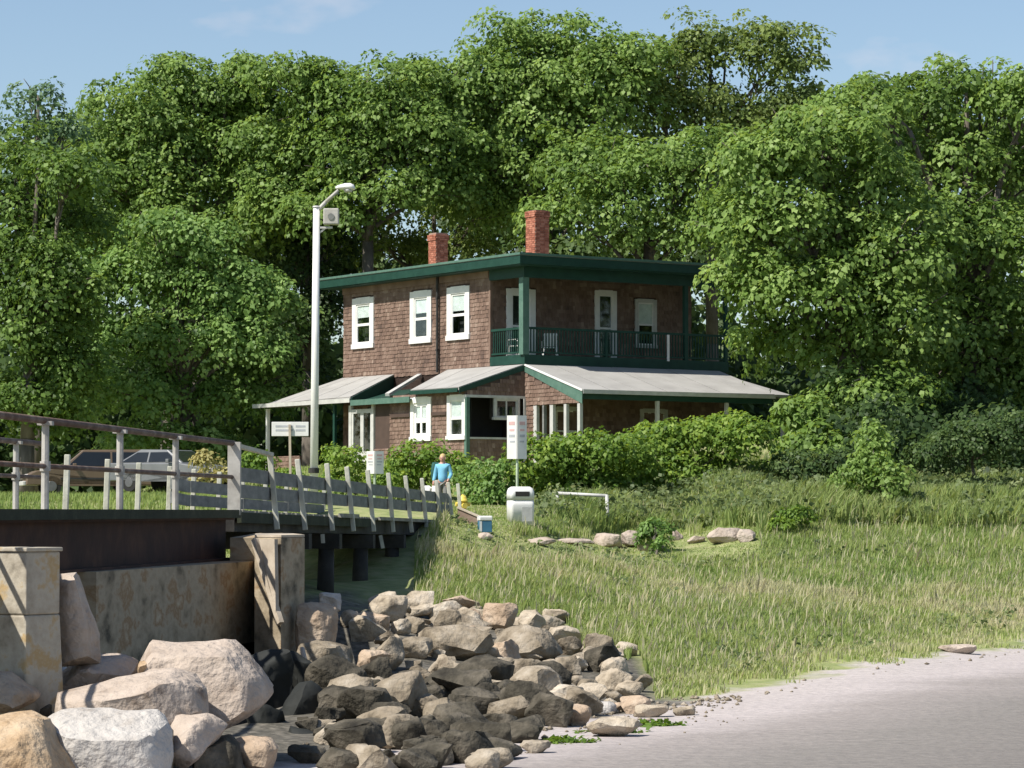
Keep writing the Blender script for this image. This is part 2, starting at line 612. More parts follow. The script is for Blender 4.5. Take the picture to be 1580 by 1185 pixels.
def rocky(x, y, z):
    yy = np.maximum(y, 5)
    px, py = to_px(x, yy, z)
    j = 9 * np.sin(px * .11) + 6 * np.sin(px * .27 + 1)
    return np.clip((py - rock_line(px) + j) / 14, 0, 1) * (y > 20) * (y < 75) * (px < 1150)


S_ALL = shore(GX.ravel(), GY.ravel())
g_me = np_mesh('ground', np.stack([GX.ravel(), GY.ravel(), GZ], 1), quads, S_ALL, True)
a_ = g_me.attributes.new('rocky', 'FLOAT', 'POINT')
a_.data.foreach_set('value', (rocky(GX.ravel(), GY.ravel(), GZ) * (S_ALL > .2)).astype(np.float32))
g_ob = link('ground', g_me, ground_material())
tag(g_ob, 'sandy beach rising to a grassy bank below the house', 'ground', kind='structure')

# ------------------------------------------------------------------ house
HG = 4.5                       # ground level at the house
house = thing('shingle_house', (0.45, 102.0, HG), R(34), 'two-storey brown shingle house with green trim and wide porch roofs', 'house')


def hb(name, mat, fn, parent=None, **k):
    m = MB()
    fn(m)
    return m.build(name, mat, parent or house, **k)


def shingle_courses(o, ax, nrm, width, z0, z1, holes=(), parent=None, expo=0.145, name='shingles', clip=None):
    """rows of single lapped shingles on a wall face; o = corner on the wall, ax = along it, nrm = outwards"""
    m = MB()
    o, ax, nrm = Vector(o), Vector(ax), Vector(nrm)
    rows = int((z1 - z0) / expo) + 1
    for r in range(rows):
        za = z0 + r * expo
        zb = min(za + expo * 1.12, z1)
        if zb - za < 0.03:
            continue
        x = -random.random() * 0.12
        rowt = random.uniform(-.1, .1)
        while x < width:
            w = random.uniform(0.10, 0.21)
            xa, xb = max(x, 0), min(x + w - 0.008, width)
            x += w
            if xb - xa < 0.03:
                continue
            xm, zm = (xa + xb) / 2, (za + zb) / 2
            if any(h[0] - 0.02 < xm < h[1] + 0.02 and h[2] - 0.03 < zm < h[3] + 0.03 for h in holes):
                continue
            if clip and not clip(xm, zb):
                continue
            m.cur = min(1, max(0, random.gauss(0.45, 0.17) + rowt + (0.4 if random.random() < 0.035 else 0)))
            dz = random.uniform(-0.012, 0.012)
            t0, t1 = random.uniform(0.026, 0.04), 0.012
            a, b_ = o + ax * xa, o + ax * xb
            vs = []
            for p in (a, b_):
                vs += [p + Vector((0, 0, za + dz)), p + nrm * t0 + Vector((0, 0, za + dz)), p + nrm * t1 + Vector((0, 0, zb)), p + Vector((0, 0, zb))]
            m.add(vs, [(0, 1, 2, 3), (7, 6, 5, 4), (0, 4, 5, 1), (1, 5, 6, 2), (2, 6, 7, 3)])
    ob = m.build(name, 'shingle', parent or house)
    ob['kind'] = 'stuff'
    return ob


def window(o, ax, nrm, w, h, name='window', trim=0.15, frame_mat='white', blind=0.4, cols=1, rows_=2, muntin=0.05, lower=0.0, parent=None, label=None,
           sash='white'):
    """o = lower left corner on the wall; trim stands proud, sashes inside it, panes, a blind and a dark room behind"""
    o, ax, nrm = Vector(o), Vector(ax), Vector(nrm)
    up = Vector((0, 0, 1))
    m = MB()

    def slab(m_, x0, x1, z0, z1, d0, d1):
        p = [o + ax * x0 + up * z0, o + ax * x1 + up * z0, o + ax * x1 + up * z1, o + ax * x0 + up * z1]
        m_.prism([q + nrm * d0 for q in p], nrm * (d1 - d0))
    slab(m, -trim * .15, trim, 0, h, -.02, .065)
    slab(m, w - trim, w + trim * .15, 0, h, -.02, .065)
    slab(m, trim, w - trim, h - trim, h + .02, -.02, .068)
    slab(m, -.06, w + .06, -.05, trim * .55, -.02, .10)
    fr = m.build(name, frame_mat, parent or house)
    if label:
        fr['label'] = label
    iw0, iw1, iz0, iz1 = trim, w - trim, trim * .55, h - trim
    s = MB()
    mid = iz0 + (iz1 - iz0) * 0.48
    if rows_ >= 2:
        slab(s, iw0, iw1, mid - muntin * .7, mid + muntin * .7, -.01, .035)
    for c in range(1, cols):
        xc = iw0 + (iw1 - iw0) * c / cols
        slab(s, xc - muntin / 2, xc + muntin / 2, iz0, iz1, -.012, .03)
    slab(s, iw0, iw0 + muntin, iz0, iz1, -.014, .032)
    slab(s, iw1 - muntin, iw1, iz0, iz1, -.014, .032)
    slab(s, iw0, iw1, iz1 - muntin, iz1, -.013, .031)
    slab(s, iw0, iw1, iz0, iz0 + muntin, -.013, .031)
    s.build('sash', sash, fr)
    for r in range(2 if rows_ >= 2 else 1):
        for c in range(cols):
            x0 = iw0 + (iw1 - iw0) * c / cols
            x1 = iw0 + (iw1 - iw0) * (c + 1) / cols
            z0, z1 = (iz0, mid) if r == 0 and rows_ >= 2 else ((mid, iz1) if rows_ >= 2 else (iz0, iz1))
            p = MB()
            slab(p, x0 + .005, x1 - .005, z0 + .005, z1 - .005, .004, .010)
            p.build('pane', 'glass', fr)
    b = MB()
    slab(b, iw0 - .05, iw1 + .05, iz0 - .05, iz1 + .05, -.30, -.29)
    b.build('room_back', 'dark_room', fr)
    if blind:
        b = MB()
        slab(b, iw0 + .01, iw1 - .01, iz1 - (iz1 - iz0) * blind, iz1, -.012, -.004)
        b.build('blind', 'blind', fr)
    return fr


LW, HW = 12.4, 9.0         # length along the left side (local y), width along the front (local x)
REC = 2.17                 # depth of the balcony recess
ZB, ZR = 3.95, 7.48        # balcony floor, roof top
# walls: upper storey
LH = [(3.52, 4.94), (6.08, 7.47), (10.15, 11.65)]
LZ = (4.78, 6.66)
FR_ = [(0.69, 1.88, 3.95, 6.5), (4.57, 5.50, 3.95, 6.60), (6.39, 7.34, 4.6, 6.35)]


def wall_cells(m, o, ax, nrm, width, z0, z1, holes, th=0.12):
    """solid wall with real openings, made of the cells between the opening edges"""
    o, ax, nrm = Vector(o), Vector(ax), Vector(nrm)
    xs = sorted({0, width, *[h[0] for h in holes], *[h[1] for h in holes]})
    zs = sorted({z0, z1, *[h[2] for h in holes], *[h[3] for h in holes]})
    for xa, xb in zip(xs[:-1], xs[1:]):
        for za, zb in zip(zs[:-1], zs[1:]):
            xm, zm = (xa + xb) / 2, (za + zb) / 2
            if any(h[0] < xm < h[1] and h[2] < zm < h[3] for h in holes):
                continue
            p = [o + ax * xa + Vector((0, 0, za)), o + ax * xb + Vector((0, 0, za)), o + ax * xb + Vector((0, 0, zb)), o + ax * xa + Vector((0, 0, zb))]
            m.prism(p, -nrm * th)


lholes = [(a - REC, b - REC, *LZ) for a, b in LH]
hb('wall', 'wall_back', lambda m: wall_cells(m, (0, REC, 0), (0, 1, 0), (-1, 0, 0), LW - REC, 3.0, 7.1, lholes))
shingle_courses((0, REC, 0), (0, 1, 0), (-1, 0, 0), LW - REC, 3.55, 7.1, lholes)
hb('wall', 'wall_back', lambda m: wall_cells(m, (0, REC, 0), (1, 0, 0), (0, -1, 0), HW, 3.9, 7.1, FR_))
shingle_courses((0, REC, 0), (1, 0, 0), (0, -1, 0), HW, 3.95, 7.1, FR_)
hb('wall', 'wall_back', lambda m: m.box(HW - .12, HW, REC, LW, 0, 7.1).box(0.2, HW - .2, LW - .12, LW, 0, 7.1))
hb('corner_board', 'shingle', lambda m: m.box(-.045, .06, REC - .045, REC + .06, 3.95, 7.1))
# lower storey walls behind the porches
low_l = [(8.2, 9.3, 0.4, 2.5)]
hb('wall', 'wall_back', lambda m: wall_cells(m, (0, 0, 0), (0, 1, 0), (-1, 0, 0), LW, 0, 3.55, []))
shingle_courses((0, 5.2, 0), (0, 1, 0), (-1, 0, 0), LW - 5.2, 0, 2.6, [])
hb('wall', 'wall_back', lambda m: wall_cells(m, (0.13, 0, 0), (1, 0, 0), (0, -1, 0), HW - .13, 0, 3.6, []))
shingle_courses((0.13, 0, 0), (1, 0, 0), (0, -1, 0), HW - .2, 0, 2.9, [])
hb('interior_floor', 'dark_room', lambda m: m.box(0.14, HW - .14, REC + .14, LW - .14, 3.6, 3.9))

for (a, b), bl, lab in zip(LH, (.42, .38, .34), (None, None, None)):
    window((0, a, LZ[0]), (0, 1, 0), (-1, 0, 0), b - a, LZ[1] - LZ[0], blind=bl, trim=0.24, sash='white', muntin=.07)
# balcony doors and window in the recessed front wall
window((0.69, REC, 4.0), (1, 0, 0), (0, -1, 0), 1.19, 2.5, name='glazed_door', trim=.2, blind=.0, frame_mat='white')
window((4.57, REC, 4.0), (1, 0, 0), (0, -1, 0), .93, 2.6, name='screen_door', trim=.16, blind=0, frame_mat='white')
window((6.39, REC, 4.6), (1, 0, 0), (0, -1, 0), .95, 1.75, trim=.12, blind=.5, frame_mat='dull_white')

# flat roof with deep green fascia, frieze and beam over the balcony
OV = 0.62
hb('roof', 'flat_roof', lambda m: m.box(-OV, HW + .8, -OV, LW + .9, ZR - .05, ZR + .02))
rf = house.children[-1]
hb('roof_edge', 'pale_green', lambda m: m.box(-OV - .04, HW + .84, -OV - .04, -OV + .02, ZR - .03, ZR + .05)
   .box(-OV - .04, -OV + .02, -OV + .02, LW + .94, ZR - .03, ZR + .05))
hb('fascia', 'green', lambda m: m.box(-OV - .005, HW + .8, -OV - .005, -OV + .05, ZR - .34, ZR - .052)
   .box(-OV - .005, -OV + .05, -OV + .05, LW + .9, ZR - .34, ZR - .052))
hb('soffit', 'green', lambda m: m.box(-OV + .05, HW + .8, -OV + .05, LW + .9, ZR - .38, ZR - .34))
hb('balcony_beam', 'green', lambda m: m.box(-.1, HW, -.1, .08, 6.72, 7.098).box(-.1, .08, .08, REC - .05, 6.74, 7.098))
hb('frieze_board', 'shingle', lambda m: m.box(-.075, -.042, REC + .06, LW, 6.86, 7.098))
# chimneys of real bricks


def chimney(x, y, a, z0, z1):
    core = hb('chimney', 'mortar', lambda m: m.box(x - a / 2 + .012, x + a / 2 - .012, y - a / 2 + .012, y + a / 2 - .012, z0, z1))
    m = MB()
    rows = int((z1 - z0) / .075)
    for r in range(rows):
        z = z0 + r * .075
        g = 0.03 if r > rows - 4 else 0
        n = 3
        w = (a + 2 * g) / n
        for sx, sy, tx, ty in ((0, -1, 1, 0), (0, 1, 1, 0), (-1, 0, 0, 1), (1, 0, 0, 1)):
            for k in range(n):
                m.cur = random.random()
                c = -(a / 2 + g) + w * (k + .5 + (.25 if r % 2 else 0) - .12)
                c = max(-(a / 2 + g) + w * .42, min(a / 2 + g - w * .42, c))
                px_, py_ = x + sx * (a / 2 + g - .03) + tx * c, y + sy * (a / 2 + g - .03) + ty * c
                hx, hy = (w * .46, .035) if tx else (.034, w * .46)
                m.box(px_ - hx, px_ + hx, py_ - hy, py_ + hy, z, z + .064)
    b = m.build('brickwork', 'brick', core)
    b['kind'] = 'stuff'
    hb('flue', 'dark_room', lambda q: q.box(x - a / 2 + .08, x + a / 2 - .08, y - a / 2 + .08, y + a / 2 - .08, z1, z1 + .02), core)


chimney(2.6, 3.0, .60, ZR + .02, 9.46)
chimney(1.5, 8.0, .52, ZR + .02, 8.98)
hb('flashing', 'dull_white', lambda m: m.box(2.2, 3.0, 2.6, 3.4, ZR + .021, ZR + .16))

# balcony: floor, green band, posts, balustrade
hb('balcony_floor', 'green', lambda m: m.box(-.02, HW - .1, 0.06, REC - .05, ZB - .12, ZB - .01))
hb('balcony_band', 'green', lambda m: m.box(-.06, HW, -.07, .0595, ZB - .34, ZB + .06).box(-.06, .06, .06, REC - .05, ZB - .26, ZB + .06))
hb('corner_post', 'pale_green', lambda m: m.box(-.13, .13, -.08, .18, ZB + .061, 6.72))
hb('post', 'green', lambda m: m.box(7.0, 7.16, -.06, .08, ZB + .061, 6.715))
hb('post', 'green', lambda m: m.box(3.45, 3.55, -.05, .05, ZB + .061, ZB + 1.0))
hb('post', 'green', lambda m: m.box(8.86, 8.98, -.06, .06, ZB + .061, 6.715))
hb('post', 'white', lambda m: m.box(6.18, 6.27, -.10, -.06, ZB + .0, ZB + .96))
hb('balcony_rail', 'green', lambda m: m.box(.13, HW - .1, -.05, .05, ZB + .96, ZB + 1.04).box(.13, HW - .1, -.03, .03, ZB + .12, ZB + .18)
   .box(-.05, .05, .18, REC - .1, ZB + .96, ZB + 1.04).box(-.03, .03, .18, REC - .1, ZB + .12, ZB + .18))
bal_me = MB().box(-.018, .018, -.018, .018, 0, .78).mesh('baluster')
for k in range(int((HW - .4) / .13)):
    o = link('baluster', bal_me, 'green', house)
    o.location = (.25 + k * .13, 0, ZB + .18)
for k in range(14):
    o = link('baluster', bal_me, 'green', house)
    o.location = (0, .28 + k * .13, ZB + .18)
hb('downpipe', 'dark_wood', lambda m: m.cyl((-.12, 5.52, 3.6), (-.12, 5.52, 7.1), .05, .05, 8))
hb('pipe_bracket', 'dark_wood', lambda m: m.box(-.17, -.04, 5.46, 5.58, 4.4, 4.45).box(-.17, -.04, 5.46, 5.58, 6.3, 6.35))
for y in (3.0, 5.0, 7.0, 9.0, 11.0):
    pass

# porch roofs (thin slabs with seams) -------------------------------------------------
ZT = 3.67                 # top edge at the wall


def roof_slab(name, poly, th=.09, mat='roofing', parent=None):
    return hb(name, mat, lambda m: m.prism(poly, (0, 0, -th)), parent)


def lerp(a, b, t):
    return Vector(a).lerp(Vector(b), t)


def strip_roof(name, e0, e1, t0, t1, n, th=.085):
    """a lean-to roof of n separate roofing strips between eave e0-e1 and top t0-t1"""
    base = roof_slab(name, [Vector(p) - Vector((0, 0, .012)) for p in (e0, e1, t1, t0)], th)
    for k in range(n):
        a, b = k / n + .002, (k + 1) / n - .002
        z = Vector((0, 0, .012 + .004 * (k % 2)))
        pl = [lerp(e0, e1, a) + z, lerp(e0, e1, b) + z, lerp(t0, t1, b) + z, lerp(t0, t1, a) + z]
        hb('roofing_strip', 'roofing', lambda m: m.prism(pl, (0, 0, -.012)), base)
    return base


EZ = 2.80
# near left lean-to (enclosed porch) and far left lean-to
strip_roof('porch_roof', (-2.75, 0.0, EZ), (-2.75, 3.15, EZ), (-.0, 0.0, ZT), (-.0, 5.0, ZT), 4)
strip_roof('porch_roof', (-2.75, 7.3, EZ - .1), (-2.75, 13.4, EZ - .16), (0, 8.7, ZT - .02), (0, 12.5, ZT - .02), 6)
roof_slab('porch_roof_hip', [(-2.75, 13.405, EZ - .16), (-2.55, 14.7, EZ - .2), (0, 14.5, EZ - .1), (0, 12.505, ZT - .02)])
hb('eave_board', 'dull_white', lambda m: m.box(-2.79, -2.751, 7.3, 14.6, EZ - .30, EZ - .15))
hb('eave_board', 'green', lambda m: m.box(-2.79, -2.751, .05, 3.15, EZ - .16, EZ - .02))
# front lean-to and its hipped right end
FE = -3.5
strip_roof('porch_roof', (0.0, FE, EZ - .16), (8.4, FE, EZ - .12), (0.0, 0.0, ZT), (8.6, 0.0, ZT), 7)
roof_slab('porch_roof_hip', [(8.405, FE, EZ - .12), (10.1, FE + .6, EZ - .1), (10.1, 2.2, EZ - .1), (8.605, 0.0, ZT)])
hb('eave_board', 'dull_white', lambda m: m.box(0.0, 8.4, FE - .035, FE - .001, EZ - .27, EZ - .13))
# rake ends at the house corner
hb('rake_board', 'green', lambda m: m.prism([(-2.75, -.03, EZ - .02), (0, -.03, ZT - .02), (0, -.03, ZT - .20), (-2.75, -.03, EZ - .20)], (0, .025, 0)))
hb('rake_board', 'pale_green', lambda m: m.prism([(-.03, FE, EZ - .14), (-.03, 0, ZT - .01), (-.03, 0, ZT - .26), (-.03, FE, EZ - .62)], (.025, 0, 0)))
hb('rake_trim', 'white', lambda m: m.prism([(-.06, FE - .02, EZ - .13), (-.06, 0, ZT + .02), (-.06, 0, ZT - .04), (-.06, FE - .02, EZ - .19)], (.055, 0, 0)))
shingle_courses((-2.5, 0, 0), (1, 0, 0), (0, -1, 0), 2.5, 2.55, 3.6, clip=lambda x, z: z < EZ - .2 + (ZT - EZ) * (x + .25) / 2.75, name='gable_shingles', expo=.14)
shingle_courses((0, -3.3, 0), (0, 1, 0), (-1, 0, 0), 3.3, 2.22, 3.6, clip=lambda x, z: z < EZ - .42 + (ZT - EZ + .16) * (x + .2) / 3.5, name='gable_shingles', expo=.14)
hb('gable_backing', 'wall_back', lambda m: m.prism([(-2.5, .002, 2.5), (-.02, .002, 2.5), (-.02, .002, ZT - .12), (-2.5, .002, EZ - .1)], (0, .04, 0)))
hb('gable_backing', 'wall_back', lambda m: m.prism([(.002, -3.4, 2.2), (.002, -.02, 2.2), (.002, -.02, ZT - .12), (.002, -3.4, EZ - .3)], (.04, 0, 0)))
hb('gable_sill', 'dull_white', lambda m: m.box(-2.5, 0, -.06, -.005, 2.46, 2.55))
# green ends between the two left lean-tos (the entry)
hb('entry_end', 'green', lambda m: m.prism([(-2.7, 7.25, EZ - .12), (-.05, 8.65, ZT - .06), (-.05, 8.65, EZ - .3), (-2.7, 7.25, EZ - .34)], (0, .05, 0)))
hb('entry_roof', 'green', lambda m: m.prism([(-2.72, 3.3, EZ - .32), (-2.72, 7.2, EZ - .32), (-.05, 8.6, EZ + .25), (-.05, 5.1, EZ + .25)], (0, 0, -.06)))
hb('entry_rake', 'dull_white', lambda m: m.beam((-2.7, 4.8, EZ - .1), (-.1, 6.75, ZT - .12), .16, .1))
hb('entry_fascia', 'pale_green', lambda m: m.box(-2.78, -2.73, 3.2, 7.25, EZ - .42, EZ - .22))

# enclosed porch below the near left lean-to
pw = [(0.02, 1.12, 1.05, 2.55), (2.22, 3.52, 1.05, 2.55)]
hb('porch_wall', 'wall_back', lambda m: wall_cells(m, (-2.45, 0, 0), (0, 1, 0), (-1, 0, 0), 5.0, 0, 2.68, [(0, 1.12, 1.05, 2.55), (2.22, 3.52, 1.05, 2.55)]))
shingle_courses((-2.45, 0, 0), (0, 1, 0), (-1, 0, 0), 5.0, 0.1, 2.66, pw)
for ya_, yb_ in ((1.2, 2.15), (3.6, 4.9)):
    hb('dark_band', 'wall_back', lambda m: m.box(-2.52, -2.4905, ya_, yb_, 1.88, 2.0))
window((-2.45, 0.02, 1.05), (0, 1, 0), (-1, 0, 0), 1.1, 1.5, trim=.17, blind=.55)
window((-2.45, 2.22, 1.05), (0, 1, 0), (-1, 0, 0), 1.3, 1.5, trim=.2, blind=.44, cols=2, muntin=.12)
hb('post', 'pale_green', lambda m: m.box(-2.5, -2.36, -.09, .05, 0.0, 2.46))
hb('half_wall', 'wall_back', lambda m: m.box(-2.35, -.02, .0, .06, 0, 1.02))
shingle_courses((-2.35, 0, 0), (1, 0, 0), (0, -1, 0), 2.33, .15, 1.02, name='half_wall_shingles')
hb('half_wall_cap', 'dull_white', lambda m: m.box(-2.36, 0, -.07, .1, 1.021, 1.09))
hb('half_wall_base', 'pale_timber', lambda m: m.box(-2.36, 0, -.08, -.0405, .02, .14))
window((-1.30, 0.02, 1.75), (1, 0, 0), (0, -1, 0), 1.05, .74, trim=.08, blind=0, rows_=1, cols=2, frame_mat='dull_white', sash='dull_white')
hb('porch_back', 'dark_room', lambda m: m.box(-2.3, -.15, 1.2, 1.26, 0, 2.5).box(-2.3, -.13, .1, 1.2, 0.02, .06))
hb('corner_post', 'dull_white', lambda m: m.box(-.1, 0.0, -.1, -.045, 0.0, 2.455))

# far left open porch: entry door, posts, low wall
hb('screen_jamb', 'dull_white', lambda m: m.box(-2.52, -2.42, 6.05, 6.2, 0, 2.4).box(-2.52, -2.42, 7.62, 7.8, 0, 2.4).box(-2.51, -2.43, 6.2, 7.62, 2.1, 2.25))
sd = hb('double_screen_door', 'dull_white', lambda m: m.box(-2.5, -2.45, 6.78, 7.0, .2, 2.1).box(-2.5, -2.45, 6.2, 6.3, .2, 2.1).box(-2.5, -2.45, 7.5, 7.62, .2, 2.1)
        .box(-2.5, -2.45, 6.3, 6.78, .2, .7).box(-2.5, -2.45, 7.0, 7.5, .2, .7))
hb('pane', 'glass', lambda m: m.box(-2.48, -2.474, 6.3, 6.78, .7, 2.1), sd)
hb('pane', 'glass', lambda m: m.box(-2.48, -2.474, 7.0, 7.5, .7, 2.1), sd)
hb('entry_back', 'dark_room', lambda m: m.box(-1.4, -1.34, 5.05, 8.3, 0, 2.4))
hb('entry_panel', 'wall_back', lambda m: m.box(-2.44, -2.38, 5.01, 6.04, 0, 2.4))
hb('entry_wall', 'wall_back', lambda m: m.box(-2.5, -2.42, 5.0, 6.05, 0, .78).box(-2.5, -2.42, 7.8, 8.9, 0, .78))
shingle_courses((-2.5, 5.0, 0), (0, 1, 0), (-1, 0, 0), 3.9, 0.0, .78, [(1.05, 2.8, 0, 3)], name='low_wall_shingles')
hb('porch_post', 'white', lambda m: m.box(-2.52, -2.40, 13.9, 14.02, 0, 2.46))
hb('porch_post', 'green', lambda m: m.box(-2.5, -2.40, 8.85, 8.98, 0, 2.46))
hb('porch_post', 'green', lambda m: m.box(-2.5, -2.40, 10.2, 10.33, 0, 2.46))
hb('low_wall', 'wall_back', lambda m: m.box(-2.5, -2.42, 11.4, 13.89, 0, .62))
shingle_courses((-2.5, 11.4, 0), (0, 1, 0), (-1, 0, 0), 2.49, 0.0, .62, name='low_wall_shingles')
window((-.02, 8.9, .5), (0, 1, 0), (-1, 0, 0), 1.3, 1.9, name='glazed_door', trim=.16, frame_mat='pale_green', sash='pale_green', blind=0)
hb('porch_floor', 'deck_wood', lambda m: m.box(-2.4, -.05, 8.4, 14.0, .0, .1))

# front porch under the right lean-to: end posts and front posts
for y0, y1, mt in ((-.75, -.55, 'dull_white'), (-1.2, -1.1, 'grey_wood'), (-1.75, -1.55, 'dull_white'), (-2.55, -2.4, 'dull_white'), (-3.36, -3.2, 'dull_white')):
    hb('porch_post', mt, lambda m: m.box(-.02, .1, y0, y1, 0, 2.2))
hb('end_wall', 'wall_back', lambda m: m.box(.01, .07, -.55, -.03, 0, 2.2))
shingle_courses((0.01, -.58, 0), (0, 1, 0), (-1, 0, 0), .55, 0, 2.2, name='end_wall_shingles')
for x in (3.3, 6.35, 8.9):
    hb('porch_post', 'dull_white', lambda m: m.box(x, x + .11, FE + .2, FE + .32, 0, 2.6))
hb('porch_beam', 'green', lambda m: m.box(0.11, 8.4, FE + .18, FE + .34, 2.35, 2.6))
hb('porch_floor', 'deck_wood', lambda m: m.box(0.15, 8.8, FE + .1, -.05, .0, .12))
window((1.2, 0, .6), (1, 0, 0), (0, -1, 0), 1.2, 1.6, trim=.12, blind=.4, frame_mat='dull_white')
window((5.0, 0, .6), (1, 0, 0), (0, -1, 0), 1.2, 1.6, trim=.12, blind=.4, frame_mat='dull_white')


# white plastic chairs on the balcony
def chair(loc, rz, label):
    t = thing('patio_chair', loc, rz, label, 'chair', 'plastic chairs on the balcony')
    MB().box(-.24, .24, -.24, .22, .40, .44).build('seat', 'white', t, bevel=.01)
    m = MB()
    for k in range(5):
        x = -.2 + k * .1
        m.prism([(x - .03, .20, .46), (x + .03, .20, .46), (x + .03, .30, .86), (x - .03, .30, .86)], (0, .02, 0))
    m.prism([(-.25, .29, .84), (.25, .29, .84), (.23, .31, .92), (-.23, .31, .92)], (0, .03, 0))
    m.build('backrest', 'white', t)
    for sx in (-1, 1):
        for sy in (-1, 1):
            MB().beam((sx * .27, sy * .25, 0), (sx * .22, sy * .2, .42), .045, .045).build('leg', 'white', t)
        MB().beam((sx * .26, -.26, .64), (sx * .26, .27, .66), .05, .03).beam((sx * .26, -.25, .42), (sx * .26, -.25, .64), .04, .04).build('armrest', 'white', t)
    return t


def hw(x, y, z):
    a = R(34)
    return Vector((0.45 + x * math.cos(a) - y * math.sin(a), 102 + x * math.sin(a) + y * math.cos(a), HG + z))


chair(hw(.42, 1.05, ZB - .01), R(34 + 200), 'white plastic chair at the left end of the balcony, by the corner post')
chair(hw(1.9, 1.2, ZB - .01), R(34 + 150), 'pale plastic chair behind the balcony rail between two doors')

# ------------------------------------------------------------------ foliage
SUNV = np.array(sun_dir)


def unit(a):
    return a / np.maximum(np.linalg.norm(a, axis=-1, keepdims=True), 1e-9)


def leaves_mesh(name, centres, normals, size, leaf_n, leaf_len, tint0, droop=0.45, spread=1.0):
    """leafy sprays: each spray is a drooping little roof of leaves; returns a mesh of bent four-cornered leaves"""
    C = np.repeat(centres, leaf_n, 0)
    Nn = np.repeat(normals, leaf_n, 0)
    S = np.repeat(size, leaf_n)[:, None]
    n = len(C)
    ref = unit(rng.normal(size=(n, 3)))
    t1 = unit(np.cross(Nn, ref))
    t2 = np.cross(Nn, t1)
    r = np.sqrt(rng.random(n))[:, None]
    ph = rng.random(n)[:, None] * 2 * PI
    out = np.cos(ph) * t1 + np.sin(ph) * t2
    P = C + out * r * S - Nn * (r ** 2) * S * droop + rng.normal(size=(n, 3)) * 0.05 * S * spread
    P[:, 2] -= (r[:, 0] ** 2) * S[:, 0] * 0.18
    ln = unit(Nn + out * r * 0.7 + rng.normal(size=(n, 3)) * 0.38)
    d = unit(out + rng.normal(size=(n, 3)) * 0.5 + np.array([0, 0, -0.35]))
    d = unit(d - ln * np.sum(d * ln, 1, keepdims=True))
    w = np.cross(ln, d)
    L = (leaf_len * rng.uniform(0.5, 1.45, n))[:, None]
    W = L * rng.uniform(0.32, 0.46, n)[:, None]
    v0 = P
    v1 = P + d * L * 0.45 + w * W + ln * L * 0.05
    v2 = P + d * L - ln * L * 0.16
    v3 = P + d * L * 0.45 - w * W + ln * L * 0.05
    co = np.stack([v0, v1, v2, v3], 1).reshape(-1, 3)
    q = np.arange(n * 4).reshape(-1, 4)
    t = np.clip(np.repeat(tint0, leaf_n) + rng.normal(size=n) * 0.13, 0, 1)
    return np_mesh(name, co, q, np.repeat(t, 4))


def lobe_sprays(c, rad, n, fill=0.28, up=0.55):
    v = unit(rng.normal(size=(n, 3)))
    v[:, 2] = np.where(v[:, 2] < -0.35, -v[:, 2] * 0.6, v[:, 2])
    v = unit(v)
    k = 1 + 0.16 * np.sin(v[:, 0] * 5.1 + c[0]) * np.sin(v[:, 1] * 4.3 + c[1] * 2) + 0.12 * np.sin(v[:, 2] * 7 + v[:, 0] * 6 + c[2])
    inner = rng.random(n) < fill
    rr = np.where(inner, rng.uniform(0.35, 0.8, n), rng.uniform(0.84, 1.08, n)) * k
    q0 = np.array(c) + v * np.array(rad)
    nz1 = np.array([noise.noise(Vector(p) * .62) + .6 * noise.noise(Vector(p) * 1.5) for p in q0])
    rr = rr * (1 + .30 * nz1)
    keep = inner | (nz1 > -.24) | (rng.random(n) < .22)
    v, rr, inner = v[keep], rr[keep], inner[keep]
    n = len(rr)
    P = np.array(c) + v * rr[:, None] * np.array(rad)
    N = unit(v / np.array(rad) * np.mean(rad) * .85 + np.array([0, 0, up * .55]) + SUNV * .55 + rng.normal(size=(n, 3)) * 0.22)
    return P, N, inner


def limb(m, p, q, r0, r1, sag=0.12, n=4, k=7):
    p, q = Vector(p), Vector(q)
    d = (q - p).length
    pts, rs = [p], [r0]
    for i in range(1, n + 1):
        t = i / n
        c = p.lerp(q, t)
        if i < n:
            c += Vector((random.uniform(-1, 1), random.uniform(-1, 1), random.uniform(0, 1))) * d * sag * 0.5
        pts.append(c)
        rs.append(r0 + (r1 - r0) * t)
    m.tube(pts, rs, k)


TREE_LEAVES = 0


